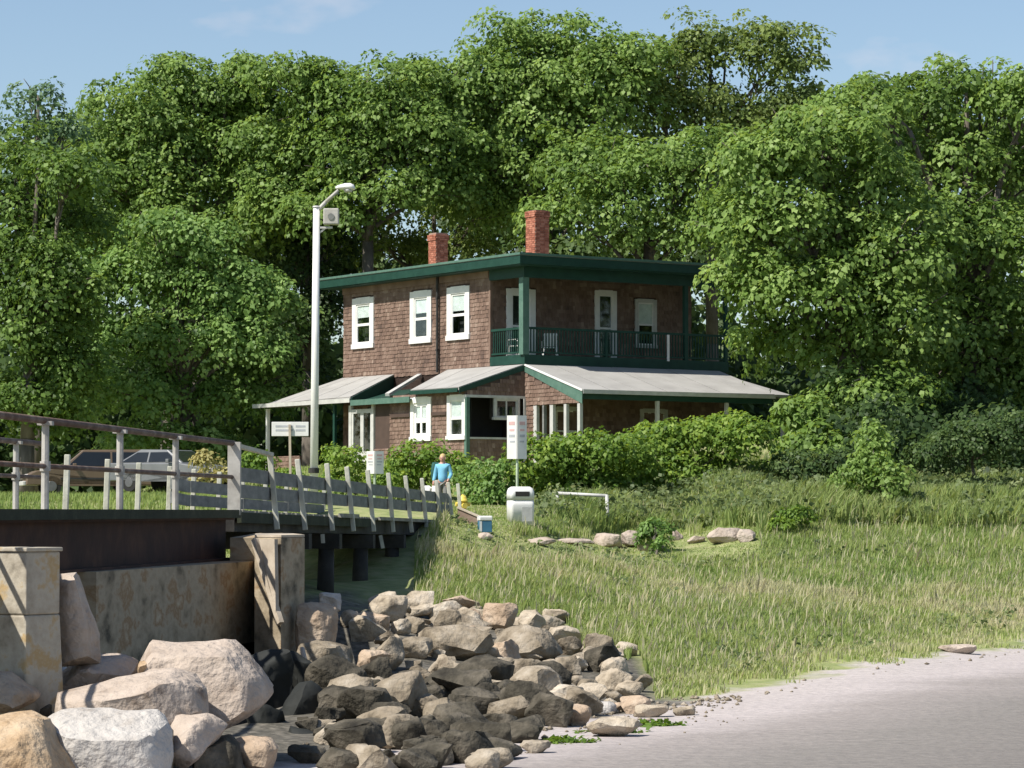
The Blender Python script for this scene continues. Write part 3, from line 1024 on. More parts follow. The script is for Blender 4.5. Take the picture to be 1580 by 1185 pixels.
def tree(name, label, depth, lobes, mat='leaf_maple', base_px=None, leaf=0.185, spray=0.60, dens=1.0, leaf_n=35, group=None, tone=0.5, thin=0.8,
         cat='tree', trunk_r=0.28, base=None, up=0.55, fill=.28, dsp=1.0):
    """lobes: photo-pixel ellipses (cx, cy, rx, ry[, depth offset]); sized in metres at the tree's distance"""
    global TREE_LEAVES
    k = depth / FPX
    cs = []
    for lb in lobes:
        cx, cy, rx, ry = lb[:4]
        dz = lb[4] if len(lb) > 4 else random.uniform(-1.2, 1.2)
        c = at(cx, cy, depth + dz)
        cs.append((c, (rx * k * 1.06, max(rx, ry) * k * thin, ry * k * 1.06)))
    bx = sum(c.x for c, _ in cs) / len(cs)
    if base_px is not None:
        bx = at(base_px, 700, depth).x
    b = Vector((bx, depth, ground(bx, depth))) if base is None else Vector(base)
    t = thing(name, b, 0, label, cat, group)
    Ps, Ns, Sz, Tn = [], [], [], []
    for c, rad in cs:
        a = 4 * PI * ((rad[0] * rad[1]) ** 1.6 / 3 + (rad[0] * rad[2]) ** 1.6 / 3 + (rad[1] * rad[2]) ** 1.6 / 3) ** (1 / 1.6)
        n = max(10, int(a / (spray ** 2 * 1.05) * dens))
        P, N, inner = lobe_sprays((c.x - b.x, c.y - b.y, c.z - b.z), rad, n, fill, up)
        n = len(P)
        Ps.append(P)
        Ns.append(N)
        Sz.append(spray * rng.uniform(0.55, 1.3, n) * np.where(inner, 1.3, 1))
        Tn.append(np.clip(tone + rng.normal(size=n) * 0.18 + random.uniform(-.08, .08), 0, 1))
    Ps, Ns, Sz, Tn = map(np.concatenate, (Ps, Ns, Sz, Tn))
    me = leaves_mesh('crown', Ps, Ns, Sz, leaf_n, leaf, Tn)
    TREE_LEAVES += len(Ps) * leaf_n
    link('crown', me, mat, t)
    # trunk and limbs reaching every lobe
    m = MB()
    low = min(c.z - r[2] for c, r in cs) - b.z
    top = max(c.z for c, r in cs) - b.z
    cxm = sum(c.x for c, _ in cs) / len(cs) - b.x
    fork = max(min(low + (top - low) * 0.25, top * .6), 0.25)
    pts = [Vector((0, 0, -.25)), Vector((0.05, 0, fork * .5)), Vector((cxm * .25, .1, fork))]
    m.tube(pts, [trunk_r * 1.25, trunk_r, trunk_r * .85], 9)
    m.tube([pts[-1], Vector((cxm * .6, 0, fork + (top - fork) * .5)), Vector((cxm, 0, top))], [trunk_r * .8, trunk_r * .5, trunk_r * .15], 8)
    for c, r in cs:
        cl = c - b
        st = Vector((cxm * .35, 0, fork + max(0, (cl.z - fork)) * random.uniform(.0, .35)))
        limb(m, st, cl, trunk_r * .42, trunk_r * .12)
        for _ in range(5 if cat == 'tree' else 2):
            e = cl + Vector((random.uniform(-1, 1) * r[0] * .8, random.uniform(-1, 1) * r[1] * .8, random.uniform(-.3, .85) * r[2]))
            limb(m, cl.lerp(st, random.uniform(.0, .4)), e, trunk_r * .14, trunk_r * .04, n=3, k=5)
    m.build('trunk', 'bark', t, smooth=True, recalc=False)
    return t


TG = 'trees round the house'
tree('leafy_tree', 'tall feathery dark tree at the far left edge against the sky', 118,
     [(55, 150, 42, 36), (30, 215, 55, 42), (95, 205, 40, 40), (60, 275, 75, 50)], 'leaf_blue', dens=.62, leaf_n=26, group=TG, tone=.45, up=.9, fill=.15)
tree('leafy_tree', 'broad green tree left of the lamp post, behind the bright maple', 124,
     [(215, 185, 85, 70), (310, 150, 90, 65), (400, 165, 90, 70), (290, 255, 150, 95), (170, 290, 90, 85), (420, 260, 90, 80), (250, 110, 40, 30),
      (370, 105, 40, 30), (300, 350, 150, 70), (130, 390, 75, 65), (440, 340, 85, 70), (480, 215, 70, 65), (120, 220, 50, 50)],
     'leaf_maple', group=TG, tone=.5, leaf_n=36)
tree('leafy_tree', 'green tree above and right of the lamp head, left of the tallest tree', 121,
     [(530, 165, 80, 70), (610, 160, 75, 70), (480, 130, 55, 45), (560, 245, 110, 60), (655, 225, 80, 70), (630, 110, 35, 28), (450, 300, 75, 60), (500, 330, 80, 50), (690, 150, 50, 60), (590, 300, 80, 40), (680, 290, 70, 50), (440, 120, 60, 45)],
     'leaf_maple', group=TG, tone=.46)
tree('leafy_tree', 'tallest tree with a rounded crown behind the left chimney side of the roof', 123,
     [(810, 75, 85, 55), (745, 150, 75, 75), (880, 100, 90, 65), (820, 170, 110, 85), (930, 160, 90, 85), (850, 270, 120, 75), (740, 240, 80, 60), (720, 310, 80, 45), (975, 90, 60, 50), (800, 330, 90, 45)],
     'leaf_maple', group=TG, tone=.54)
tree('leafy_tree', 'tall olive-green tree with a domed crown and bare forks right of the chimneys', 126,
     [(1120, 75, 85, 52), (1190, 100, 70, 60), (1040, 110, 75, 60), (1010, 175, 70, 60), (1220, 170, 55, 55), (1080, 160, 60, 40), (1130, 190, 70, 45), (985, 120, 55, 50)],
     'leaf_olive', group=TG, tone=.45, dens=.8)
tree('leafy_tree', 'green tree crown close behind the balcony roof, right of the brick chimney', 119,
     [(960, 300, 95, 65), (1050, 270, 80, 65), (890, 340, 80, 50), (1010, 365, 100, 45), (1080, 345, 60, 60), (900, 250, 70, 55), (1110, 240, 60, 50)], 'leaf_maple', group=TG, tone=.48, dens=.9)
tree('leafy_tree', 'thin-crowned tree with sky gaps behind the left chimney', 127,
     [(560, 335, 70, 40), (720, 330, 70, 55), (610, 385, 80, 35), (760, 290, 60, 50), (700, 385, 70, 30)], 'leaf_olive', group=TG, tone=.4, dens=.7)
tree('leafy_tree', 'large layered maple overhanging the right end of the house', 99,
     [(1180, 260, 80, 65), (1270, 230, 95, 70), (1130, 350, 75, 60), (1230, 350, 110, 70), (1340, 300, 100, 75), (1150, 440, 85, 55), (1260, 450, 120, 65),
      (1370, 400, 105, 70), (1195, 515, 60, 38), (1300, 540, 110, 60), (1390, 500, 90, 60), (1320, 170, 70, 50), (1290, 625, 70, 40), (1350, 610, 90, 45)],
     'leaf_maple', group=TG, tone=.52, base_px=1330, trunk_r=.36, leaf_n=36)
tree('leafy_tree', 'huge maple filling the right edge above the dark undergrowth', 104,
     [(1420, 160, 80, 60), (1510, 145, 80, 55), (1590, 165, 70, 60), (1470, 250, 110, 75), (1570, 280, 90, 85), (1440, 350, 100, 65), (1540, 390, 110, 75),
      (1450, 460, 100, 60), (1560, 500, 100, 70), (1480, 560, 110, 55), (1590, 600, 80, 60), (1420, 620, 80, 45), (1350, 150, 50, 40)],
     'leaf_maple', group=TG, tone=.44, base_px=1500, trunk_r=.4, leaf_n=36)
tree('leafy_tree', 'bright green maple in front of the left trees, reaching down to the bridge rail', 116,
     [(290, 380, 80, 55), (215, 440, 85, 60), (340, 450, 90, 65), (170, 520, 75, 60), (270, 530, 110, 65), (380, 540, 80, 60), (200, 610, 90, 60),
      (320, 620, 100, 55), (420, 590, 45, 40), (250, 680, 90, 35), (330, 690, 60, 30), (130, 440, 60, 55), (400, 470, 60, 50), (110, 600, 50, 50), (240, 350, 45, 30)],
     'leaf_fresh', group=TG, tone=.56, base_px=290, leaf_n=36, spray=.58)
tree('leafy_tree', 'shaded dark tree at the left edge beside the bright maple', 110,
     [(25, 250, 75, 50), (105, 275, 65, 50), (30, 330, 80, 60), (100, 350, 70, 60), (60, 480, 90, 60), (50, 400, 90, 60), (70, 600, 80, 50), (20, 420, 80, 60), (90, 450, 75, 65), (30, 520, 80, 65), (100, 560, 60, 60), (20, 620, 80, 50), (80, 650, 60, 40)],
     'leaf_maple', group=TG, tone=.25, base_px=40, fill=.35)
tree('leafy_tree', 'dark narrow tree behind the lamp post, at the left end of the house', 124,
     [(455, 400, 50, 60), (500, 370, 55, 50), (450, 500, 50, 70), (500, 480, 45, 70), (470, 590, 50, 50)], 'leaf_dark', group=TG, tone=.35, fill=.4)
tree('leafy_tree', 'low leafy sapling at the right end of the front porch', 96,
     [(1245, 650, 45, 38), (1270, 690, 60, 45), (1225, 715, 42, 35)], 'leaf_maple', group=TG, tone=.5, trunk_r=.1, spray=.42, leaf=.2)

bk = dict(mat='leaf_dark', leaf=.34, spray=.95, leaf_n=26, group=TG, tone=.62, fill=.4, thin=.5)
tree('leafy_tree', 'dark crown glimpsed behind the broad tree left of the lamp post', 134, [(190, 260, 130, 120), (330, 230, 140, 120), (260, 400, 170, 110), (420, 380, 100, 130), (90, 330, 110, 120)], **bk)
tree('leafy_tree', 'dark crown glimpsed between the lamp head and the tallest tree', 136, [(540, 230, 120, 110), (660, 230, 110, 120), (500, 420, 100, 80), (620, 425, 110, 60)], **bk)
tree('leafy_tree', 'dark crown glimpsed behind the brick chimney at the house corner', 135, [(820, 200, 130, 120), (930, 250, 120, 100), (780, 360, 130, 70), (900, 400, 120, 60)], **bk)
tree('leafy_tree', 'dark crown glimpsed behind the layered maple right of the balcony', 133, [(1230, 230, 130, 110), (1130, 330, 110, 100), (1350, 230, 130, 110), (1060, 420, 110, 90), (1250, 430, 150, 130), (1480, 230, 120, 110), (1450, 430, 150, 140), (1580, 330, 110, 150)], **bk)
nU = 1500
ux, uy = rng.uniform(10.3, 23, nU), rng.uniform(92, 104, nU)
uP = np.stack([ux, uy, ground_np(ux, uy) + rng.random(nU) * (1.2 + 1.3 * np.abs(np.sin(ux * .9)))], 1)
uN = unit(rng.normal(size=uP.shape) * .5 + np.array([-.3, -.4, .8]))
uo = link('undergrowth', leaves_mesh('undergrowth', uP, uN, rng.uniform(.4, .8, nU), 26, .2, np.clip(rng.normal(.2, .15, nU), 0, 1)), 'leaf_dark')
tag(uo, 'dark tangled undergrowth in the shade beneath the right-hand trees', 'undergrowth', kind='stuff')

SG = 'bushes below the house'
sh = dict(leaf=.125, spray=.29, cat='bush', trunk_r=.05, leaf_n=20, thin=.9, up=.6, group=SG)
tree('hedge_bush', 'dense rounded hedge just right of the white trash can', 86,
     [(840, 702, 50, 34), (880, 699, 50, 34), (920, 700, 50, 34), (960, 708, 45, 40), (850, 745, 60, 38), (910, 750, 60, 38), (960, 755, 45, 38)], 'leaf_hedge', tone=.5, **sh)
tree('hedge_bush', 'taller yellow-green hedge in front of the long porch roof', 88,
     [(1000, 684, 50, 36), (1050, 677, 52, 36), (1100, 676, 52, 36), (1150, 684, 48, 40), (1010, 730, 60, 42), (1070, 735, 60, 42), (1130, 735, 60, 45), (1000, 760, 50, 35)], 'leaf_hedge', tone=.56, **sh)
tree('garden_shrub', 'sunny green shrubs below the entry door, right of the lamp post', 88,
     [(535, 715, 35, 28), (585, 740, 40, 25), (520, 745, 30, 22)], 'leaf_hedge', tone=.6, **sh)
tree('garden_shrub', 'green shrub behind the person, below the porch windows', 90,
     [(650, 715, 45, 32), (700, 725, 45, 30), (620, 745, 40, 28)], 'leaf_hedge', tone=.58, **sh)
tree('garden_shrub', 'darker shrub between the person and the white trash can', 86,
     [(735, 750, 35, 32), (770, 760, 35, 32), (740, 785, 35, 24), (775, 725, 28, 22)], 'leaf_fresh', tone=.42, **sh)
tree('garden_shrub', 'upright leafy shrub standing alone below the dark right trees', 80,
     [(1345, 690, 30, 40), (1325, 735, 32, 35), (1370, 745, 35, 40), (1345, 775, 38, 25)], 'leaf_maple', tone=.55, **sh)
tree('garden_shrub', 'low dark shrub in the shade at the far right edge', 88,
     [(1500, 690, 60, 35), (1565, 680, 45, 40), (1440, 700, 45, 30)], 'leaf_dark', tone=.4, **sh)
tree('garden_shrub', 'shaded shrub left of the upright shrub, under the maple', 88,
     [(1240, 725, 50, 30), (1290, 715, 35, 30)], 'leaf_dark', tone=.55, **sh)
tree('flowering_bush', 'pale yellow flowering bush behind the far rail by the parked cars', 84,
     [(318, 715, 22, 20), (340, 735, 20, 24), (310, 740, 18, 16)], 'leaf_yellow', leaf=.12, spray=.26, cat='bush', trunk_r=.05, leaf_n=18, group=SG, tone=.5)
tree('garden_shrub', 'leafy shrub beside the white sign at the left porch corner', 96,
     [(395, 715, 30, 22), (440, 735, 40, 18)], 'leaf_hedge', tone=.45, **sh)
tree('garden_shrub', 'leafy creeper over the stones at the foot of the hedge', 73.0,
     [(1010, 812, 22, 16), (1000, 830, 20, 14), (1018, 836, 18, 12)], 'leaf_fresh', tone=.35, leaf=.1, spray=.2, cat='bush', trunk_r=.03, leaf_n=18, group=SG)
tree('garden_shrub', 'small yellow-green bush in the weeds right of the bank stones', 76.0,
     [(1225, 795, 26, 18), (1205, 806, 20, 12)], 'leaf_hedge', tone=.4, leaf=.1, spray=.2, cat='bush', trunk_r=.03, leaf_n=18, group=SG)

# far wood behind everything: reads as one mass
nW = 6500
wx = rng.uniform(-60, 60, nW)
wy = rng.uniform(136, 175, nW)
wz = ground_np(wx, wy) + rng.uniform(0, 1, nW) ** 0.8 * (9.5 + 2.0 * np.sin(wx * .3))
wP = np.stack([wx, wy, wz], 1)
wN = unit(np.stack([rng.normal(size=nW) * .4, -np.ones(nW) * .6, np.ones(nW)], 1))
wood = link('far_wood', leaves_mesh('far_wood', wP, wN, rng.uniform(.9, 1.8, nW), 24, .6, np.clip(rng.normal(.4, .15, nW), 0, 1)), 'leaf_dark')
tag(wood, 'dark mass of woodland far behind the house and trees', 'woods', kind='stuff')

BANK = [((915, 822, 960, 846), 'low stone at the left end of the bank stones'), ((958, 818, 990, 847), 'squarish pale stone in the bank row beside a creeper'),
        ((985, 836, 1030, 852), 'flat stone lying in front of the bank row'), ((1030, 818, 1055, 836), 'small stone half hidden by the creeper'),
        ((1085, 814, 1142, 841), 'longest stone of the bank row'), ((1138, 816, 1168, 838), 'right-hand end stone of the bank row'),
        ((1060, 826, 1088, 840), 'small low stone left of the longest bank stone'), ((795, 828, 850, 841), 'low kerb stone below the trash can'),
        ((850, 831, 915, 842), 'long flat kerb stone right of the trash can'), ((738, 821, 762, 834), 'pale stone below the blue cooler'),
        ((1450, 994, 1512, 1010), 'flat stone in the grass near the sand at right')]


def clear_of_stones(px, py):
    k = np.ones(len(px))
    for (a, b, c, d), _ in BANK:
        k = np.where((px > a - 4) & (px < c + 4) & (py > b) & (py < d + 26), .22, k)
    k = np.where((px > 690) & (px < 790) & (py < 850), np.minimum(k, .25), k)
    k = np.where((px > 770) & (px < 850) & (py < 815), np.minimum(k, .5), k)
    return k


# ------------------------------------------------------------------ grass and weeds


def blades(name, x, y, h, w, tint, lean=0.35, mat='grass', label=None, cat='grass'):
    n = len(x)
    z = ground_np(x, y) - 0.02
    a = rng.random(n) * 2 * PI
    side = np.stack([np.cos(a), np.sin(a), np.zeros(n)], 1) * (w / 2)[:, None]
    b = rng.random(n) * 2 * PI
    ln = np.stack([np.cos(b), np.sin(b), np.zeros(n)], 1) * (h * lean * rng.random(n))[:, None]
    ln[:, 0] += h * 0.10
    base = np.stack([x, y, z], 1)
    mid = base + ln * .35 + np.stack([np.zeros(n), np.zeros(n), h * .6], 1)
    tip = base + ln + np.stack([np.zeros(n), np.zeros(n), h * (0.98 - .25 * lean)], 1)
    co = np.stack([base - side, base + side, mid + side * .75, tip, mid - side * .75], 1).reshape(-1, 3)
    f = np.arange(n * 5).reshape(-1, 5)
    ob = link(name, np_mesh(name, co, f, np.repeat(np.clip(tint, 0, 1), 5)), mat)
    tag(ob, label, cat, kind='stuff')
    return ob


def pn(x, y, sc, seed=0.0):
    return np.array([noise.noise(Vector((a * sc + seed, b * sc - seed, seed * 1.7))) for a, b in zip(x, y)])


def cells(x, y, sc, seed):
    gx_, gy_ = np.arange(-30, 40, 1 / sc), np.arange(20, 125, 1 / sc)
    tab = np.array([[noise.noise(Vector((a * sc * .7 + seed, b * sc * .7 - seed, seed))) for a in gx_] for b in gy_])
    fx = np.clip((x - gx_[0]) * sc, 0, len(gx_) - 1.01)
    fy = np.clip((y - gy_[0]) * sc, 0, len(gy_) - 1.01)
    i, j = fx.astype(int), fy.astype(int)
    u, v = fx - i, fy - j
    return (tab[j, i] * (1 - u) * (1 - v) + tab[j, i + 1] * u * (1 - v) + tab[j + 1, i] * (1 - u) * v + tab[j + 1, i + 1] * u * v)


def scatter(n, y0, y1, pa=-90, pb=1680, p=1.0):
    y = y0 + (y1 - y0) * rng.random(n) ** p
    x = (rng.uniform(pa, pb, n) - 790) / FPX * y
    return x, y


def in_ramp(x, y, m=0.0):
    nxr = -5.96 + (y - 33.5) * 0.1126
    return (x > nxr - 3.3 - m) & (x < nxr + m)


gxp, gyp = scatter(330000, 40, 96, 640, 1640, 1.15)
s = shore(gxp, gyp)
edge = 0.8 + 1.5 * cells(gxp, gyp, .9, 3.1) + 1.0 * cells(gxp, gyp, 2.2, 4.4)
rockzone = rocky(gxp, gyp, ground_np(gxp, gyp)) > rng.random(len(gxp)) * .9 + .05
keep = (s > edge) & ~(in_ramp(gxp, gyp, .25) & (gyp < 75)) & ~rockzone & (rng.random(len(s)) < np.clip((s - edge) * .8 + .12, 0, 1))
gxp, gyp, s = gxp[keep], gyp[keep], s[keep]
big = cells(gxp, gyp, .28, 8.3)
fine = cells(gxp, gyp, 1.1, 1.7)
pat = np.exp(-((gyp - 66) / 4.0) ** 2) * np.clip(.65 + fine * 1.5 + big, 0, 1)
tint = .26 + big * .40 + fine * .42 + rng.normal(size=len(s)) * .12 + .38 * pat + np.where(s < 2.2, .22, 0)
straw = rng.random(len(s)) < (.06 + .25 * pat + .10 * (s < 2.5))
tint = np.where(straw, rng.uniform(.75, 1, len(s)), tint)
h = (.18 + .26 * (fine + .5) + .10 * rng.random(len(s))) * np.clip(.35 + s / 5, .4, 1.15)
stalk = rng.random(len(s)) < .025
h = np.where(stalk, h * 1.1, h * .64)
tint = np.where(stalk, .9, tint)
_px, _py = to_px(gxp, gyp, ground_np(gxp, gyp))
h = h * clear_of_stones(_px, _py)
blades('bank_grass', gxp, gyp, h, rng.uniform(.016, .034, len(s)), tint, label='tall green and straw-coloured grass covering the bank above the beach')

# taller weeds on the upper bank under the hedge and the right trees
wxp, wyp = scatter(150000, 70, 100, 690, 1640)
wn1 = cells(wxp, wyp, .55, 5.5)
wpx, wpy = to_px(wxp, wyp, ground_np(wxp, wyp))
keep = (wpy < 826 + 14 * wn1 - 10 * (wpx > 1180)) & (wpy > 735) & ~(in_ramp(wxp, wyp, .6)) & ~((np.abs(wxp - .2) < .6) & (wyp < 73.6) & (wyp > 68))
keep &= (wn1 > -.25) | (rng.random(len(wn1)) < .35)
wxp, wyp, wpx, wn1 = wxp[keep], wyp[keep], wpx[keep], wn1[keep]
rise = np.interp(wpx, [700, 830, 900, 1300, 1400, 1640], [.25, .35, .85, 1.0, .8, .7])
wn2 = cells(wxp, wyp, .3, 9.1)
blades('tall_weeds', wxp, wyp, (.30 + .85 * rng.random(len(wxp)) * (wn1 + .75)) * rise * clear_of_stones(wpx, wpy[keep]), rng.uniform(.02, .05, len(wxp)),
       .22 + wn2 * .5 + rng.normal(size=len(wxp)) * .16 + .25 * (rng.random(len(wxp)) < .16), lean=.5,
       label='tall uncut weeds and grasses growing at the foot of the hedge', mat='grass')
# broad-leaved weeds between them
nB = 1500
bxp, byp = scatter(nB, 70, 96, 830, 1640)
_, bpy_ = to_px(bxp, byp, ground_np(bxp, byp))
k = (bpy_ < 820) & (bpy_ > 735)
bxp, byp = bxp[k], byp[k]
bP = np.stack([bxp, byp, ground_np(bxp, byp) + rng.uniform(.1, .75, len(bxp))], 1)
bN = unit(rng.normal(size=bP.shape) * .5 + np.array([-.2, -.2, 1]))
o = link('broad_weeds', leaves_mesh('broad_weeds', bP, bN, rng.uniform(.15, .34, len(bP)), 18, .13, np.clip(rng.normal(.45, .2, len(bP)), 0, 1)), 'weed')
tag(o, 'broad-leaved weeds scattered through the tall grass below the hedge', 'weeds', kind='stuff')
nC = 900
cx_, cy_ = scatter(nC, 46, 74, 700, 1640)
_cp, _cq = to_px(cx_, cy_, ground_np(cx_, cy_))
k = (shore(cx_, cy_) > 1.6) & (rocky(cx_, cy_, ground_np(cx_, cy_)) < .1) & (_cp > 690) & (cells(cx_, cy_, .4, 6.6) > .02)
cx_, cy_ = cx_[k], cy_[k]
cP = np.stack([cx_, cy_, ground_np(cx_, cy_) + rng.uniform(.05, .28, len(cx_))], 1)
o = link('bank_herbs', leaves_mesh('bank_herbs', cP, unit(rng.normal(size=cP.shape) * .4 + np.array([-.2, -.1, 1])), rng.uniform(.08, .2, len(cP)), 14, .085, np.clip(rng.normal(.35, .2, len(cP)), 0, 1)), 'weed')
tag(o, 'low leafy herbs growing in patches through the bank grass', 'herbs', kind='stuff')
# grass in the hollow left of the ramp and on the lawn by the cars
lx, ly = scatter(70000, 56, 100, -40, 640)
nr = -5.96 + (ly - 33.5) * .1126
k = (lx < nr - 3.5) & (ly > 57)
lx, ly = lx[k], ly[k]
blades('lawn_grass', lx, ly, rng.uniform(.1, .28, len(lx)), rng.uniform(.02, .04, len(lx)), .22 + rng.normal(size=len(lx)) * .12 + .2 * cells(lx, ly, .5, 2.2),
       label='short green grass in the hollow left of the ramp and by the cars')


# ------------------------------------------------------------------ rocks
def chisel(bm, rs, n, lo, hi, front=False):
    """split flat faces off the block, as broken stone has"""
    for _ in range(n):
        d = Vector((rs.gauss(0, 1), rs.gauss(0, 1), rs.gauss(0, 1)))
        if front:
            d.y = -abs(d.y) * 1.3
        d.normalize()
        h = max(v.co.dot(d) for v in bm.verts)
        bmesh.ops.bisect_plane(bm, geom=bm.verts[:] + bm.edges[:] + bm.faces[:], plane_co=d * h * rs.uniform(lo, hi), plane_no=d, clear_outer=True)
        r = bmesh.ops.holes_fill(bm, edges=[e for e in bm.edges if e.is_boundary], sides=0)
    bmesh.ops.remove_doubles(bm, verts=bm.verts, dist=.01)


def finish_rock(bm, seed, amp, size, name):
    chisel(bm, random.Random(int(seed * 1000)), 7, .76, .93, front=(name != 'loose_stone'))
    bmesh.ops.triangulate(bm, faces=bm.faces)
    for _ in range(3):
        es = [e for e in bm.edges if e.calc_length() > size * .16]
        if not es:
            break
        bmesh.ops.subdivide_edges(bm, edges=es, cuts=1, use_grid_fill=True)
        bmesh.ops.triangulate(bm, faces=[f for f in bm.faces if len(f.verts) > 3])
    bmesh.ops.smooth_vert(bm, verts=bm.verts, factor=.22, use_axis_x=True, use_axis_y=True, use_axis_z=True)
    off = Vector((seed * 3.1, seed * 1.7, seed * .9))
    bm.normal_update()
    for v in bm.verts:
        p = v.co / size
        d = noise.fractal(p * 2.2 + off, 1.0, 2.0, 4) * amp * .8 + (abs(noise.noise(p * 6 + off)) - .25) * amp * .9
        v.co += v.normal * d * size
    bmesh.ops.recalc_face_normals(bm, faces=bm.faces)
    me = bpy.data.meshes.new(name)
    bm.to_mesh(me)
    bm.free()
    me.polygons.foreach_set('use_smooth', [True] * len(me.polygons))
    try:
        me.set_sharp_from_angle(angle=R(44))
    except Exception:
        pass
    return me


def rock(label, x0, y0, x1, y1, Y=None, mat='rock_grey', boxy=.6, thick=.85, name='boulder', group=None, amp=.05, dy=0.0, npt=18, sink=.12):
    """a boulder standing on the ground whose outline fills a photo-pixel box"""
    if Y is None:
        g = ground_hit((x0 + x1) / 2, y1 - (y1 - y0) * .04)
        Y = g.y + dy
    k = Y / FPX
    w, h = (x1 - x0) * k, (y1 - y0) * k
    d = max(w, h) * thick * (.75 if w > 2 * h else 1)
    Yc = Y + d * .35
    c = at((x0 + x1) / 2, (y0 + y1) / 2, Yc)
    bm = bmesh.new()
    rs = random.Random(int(x0 * 13 + y0 * 7))
    for _ in range(npt):
        v = Vector((rs.gauss(0, 1), rs.gauss(0, 1), rs.gauss(0, 1))).normalized()
        m = max(abs(v.x), abs(v.y), abs(v.z))
        v = v.lerp(v / m, boxy) * rs.uniform(.9, 1.06)
        bm.verts.new((max(-1, min(1, v.x)) * w / 2, max(-1, min(1, v.y)) * d / 2, max(-1, min(1, v.z)) * h / 2))
    r = bmesh.ops.convex_hull(bm, input=bm.verts)
    bmesh.ops.delete(bm, geom=[g for g in r['geom_interior'] if isinstance(g, bmesh.types.BMVert)], context='VERTS')
    me = finish_rock(bm, rs.random() * 40, amp, max(w, h), name)
    zs = [v.co.z for v in me.vertices]
    xs = [v.co.x for v in me.vertices]
    sx, sz = w / (max(xs) - min(xs)), h / (max(zs) - min(zs))
    for v in me.vertices:
        v.co.x *= sx
        v.co.z *= sz
    # the hidden foot goes down to the ground
    gz = ground(c.x, Yc)
    bot = c.z - h / 2
    if bot > gz - sink * h:
        ext = min(bot - gz + sink * h, h * 1.2)
        for v in me.vertices:
            if v.co.z < -h * .28:
                v.co.z -= ext * min(1, (-v.co.z / h - .28) / .2)
    o = link(name, me, mat)
    o.location = c
    tag(o, label, 'rock', group)
    return o


def rock_outline(label, pts, Y, thick, mat, name='boulder', group=None, front=.72, drop=.12, amp=.035):
    """a boulder with an outline seen in the photo, given its own distance and a depth of `thick` metres"""
    P = [at(x, y, Y) for x, y in pts]
    c = sum(P, Vector()) / len(P)
    hgt = max(p.z for p in P) - min(p.z for p in P)
    rs = random.Random(int(pts[0][0] * 31 + pts[0][1]))
    bm = bmesh.new()
    for p in P:
        bm.verts.new(p - c)
    for sc, off, dz in ((front, -thick * .5, -hgt * drop), (.9, -thick * .2, -hgt * drop * .3), (.86, thick * .35, hgt * .02), (.55, thick * .55, -hgt * .1)):
        for p in P:
            q = (p - c) * sc * rs.uniform(.94, 1.04)
            bm.verts.new((q.x, q.y + off + rs.uniform(-.06, .06) * thick, q.z + dz))
    r = bmesh.ops.convex_hull(bm, input=bm.verts)
    kill = [g for g in bm.verts if not g.link_faces]
    bmesh.ops.delete(bm, geom=kill, context='VERTS')
    me = finish_rock(bm, rs.random() * 40, amp, max(hgt, thick), name)
    o = link(name, me, mat)
    o.location = c
    tag(o, label, 'rock', group)
    return o


def z6(pts):
    return [(x * .3081, 820 + y * .3081) for x, y in pts]


FG = 'big pale boulders in the foreground'
rock_outline('largest pale flat-topped boulder in the foreground, under the abutment wall',
             z6([(690, 640), (745, 548), (930, 560), (1180, 545), (1250, 600), (1340, 740), (1390, 800), (1330, 860), (1190, 900), (1180, 960), (1040, 1010), (800, 900), (700, 740)]),
             32.4, 1.5, 'rock_pink', group=FG, front=.8, drop=.1)
rock_outline('long brownish boulder lying in front of the largest pale one',
             z6([(265, 890), (290, 810), (500, 760), (700, 735), (860, 680), (1000, 710), (1045, 770), (1060, 900), (1040, 1080), (880, 1150), (840, 1000), (600, 920), (300, 940)]),
             31.0, 1.4, 'rock_pink', group=FG, front=.8, drop=.1)
rock_outline('rounded orange-stained boulder in the bottom left corner',
             z6([(-120, 960), (0, 905), (130, 900), (230, 940), (310, 1040), (365, 1150), (380, 1300), (200, 1380), (-100, 1380)]), 28.6, 1.4, 'rock_orange', group=FG, front=.75, drop=.05)
rock_outline('whitest boulder at the bottom edge beside the orange one',
             z6([(210, 930), (340, 880), (560, 880), (780, 905), (835, 960), (865, 1080), (860, 1300), (700, 1380), (400, 1400), (330, 1150)]), 29.4, 1.4, 'rock_white', group=FG, front=.75, drop=.1)
rock_outline('tan boulder cut by the left edge, behind the orange one',
             z6([(-140, 720), (0, 695), (60, 705), (90, 770), (190, 800), (195, 830), (120, 885), (0, 900), (-140, 890)]), 30.8, 1.2, 'rock_tan', group=FG)
rock_outline('low pinkish boulder left of the largest one, below the upright stone',
             z6([(195, 800), (350, 700), (405, 625), (640, 622), (690, 650), (695, 740), (520, 790), (420, 800), (280, 830)]), 32.7, 1.2, 'rock_pink', group=FG)
rock_outline('small flat white slab below the upright stone', z6([(170, 690), (320, 682), (360, 705), (340, 735), (190, 745)]), 33.3, .8, 'rock_white', group=FG)
rock_outline('thin pale slab wedged behind the tan boulder', z6([(70, 740), (170, 735), (260, 745), (190, 790), (80, 790)]), 31.9, .8, 'rock_white', group=FG)
rock_outline('orange stub of stone between two pale boulders', z6([(690, 650), (745, 645), (760, 690), (740, 735), (695, 735)]), 32.0, .4, 'rock_orange', group=FG)
rock_outline('cracked pinkish boulder below the largest one', z6([(830, 930), (1040, 900), (1140, 970), (1050, 1040), (1000, 1100), (960, 1180), (870, 1170), (840, 1040)]), 30.4, 1.0, 'rock_pink', group=FG)
rock_outline('dark shaded stone at the bottom, left of the small yellowish block', z6([(960, 1110), (1040, 1030), (1150, 1010), (1200, 1060), (1230, 1250), (960, 1270)]), 30.6, 1.0, 'rock_dark', group=FG)
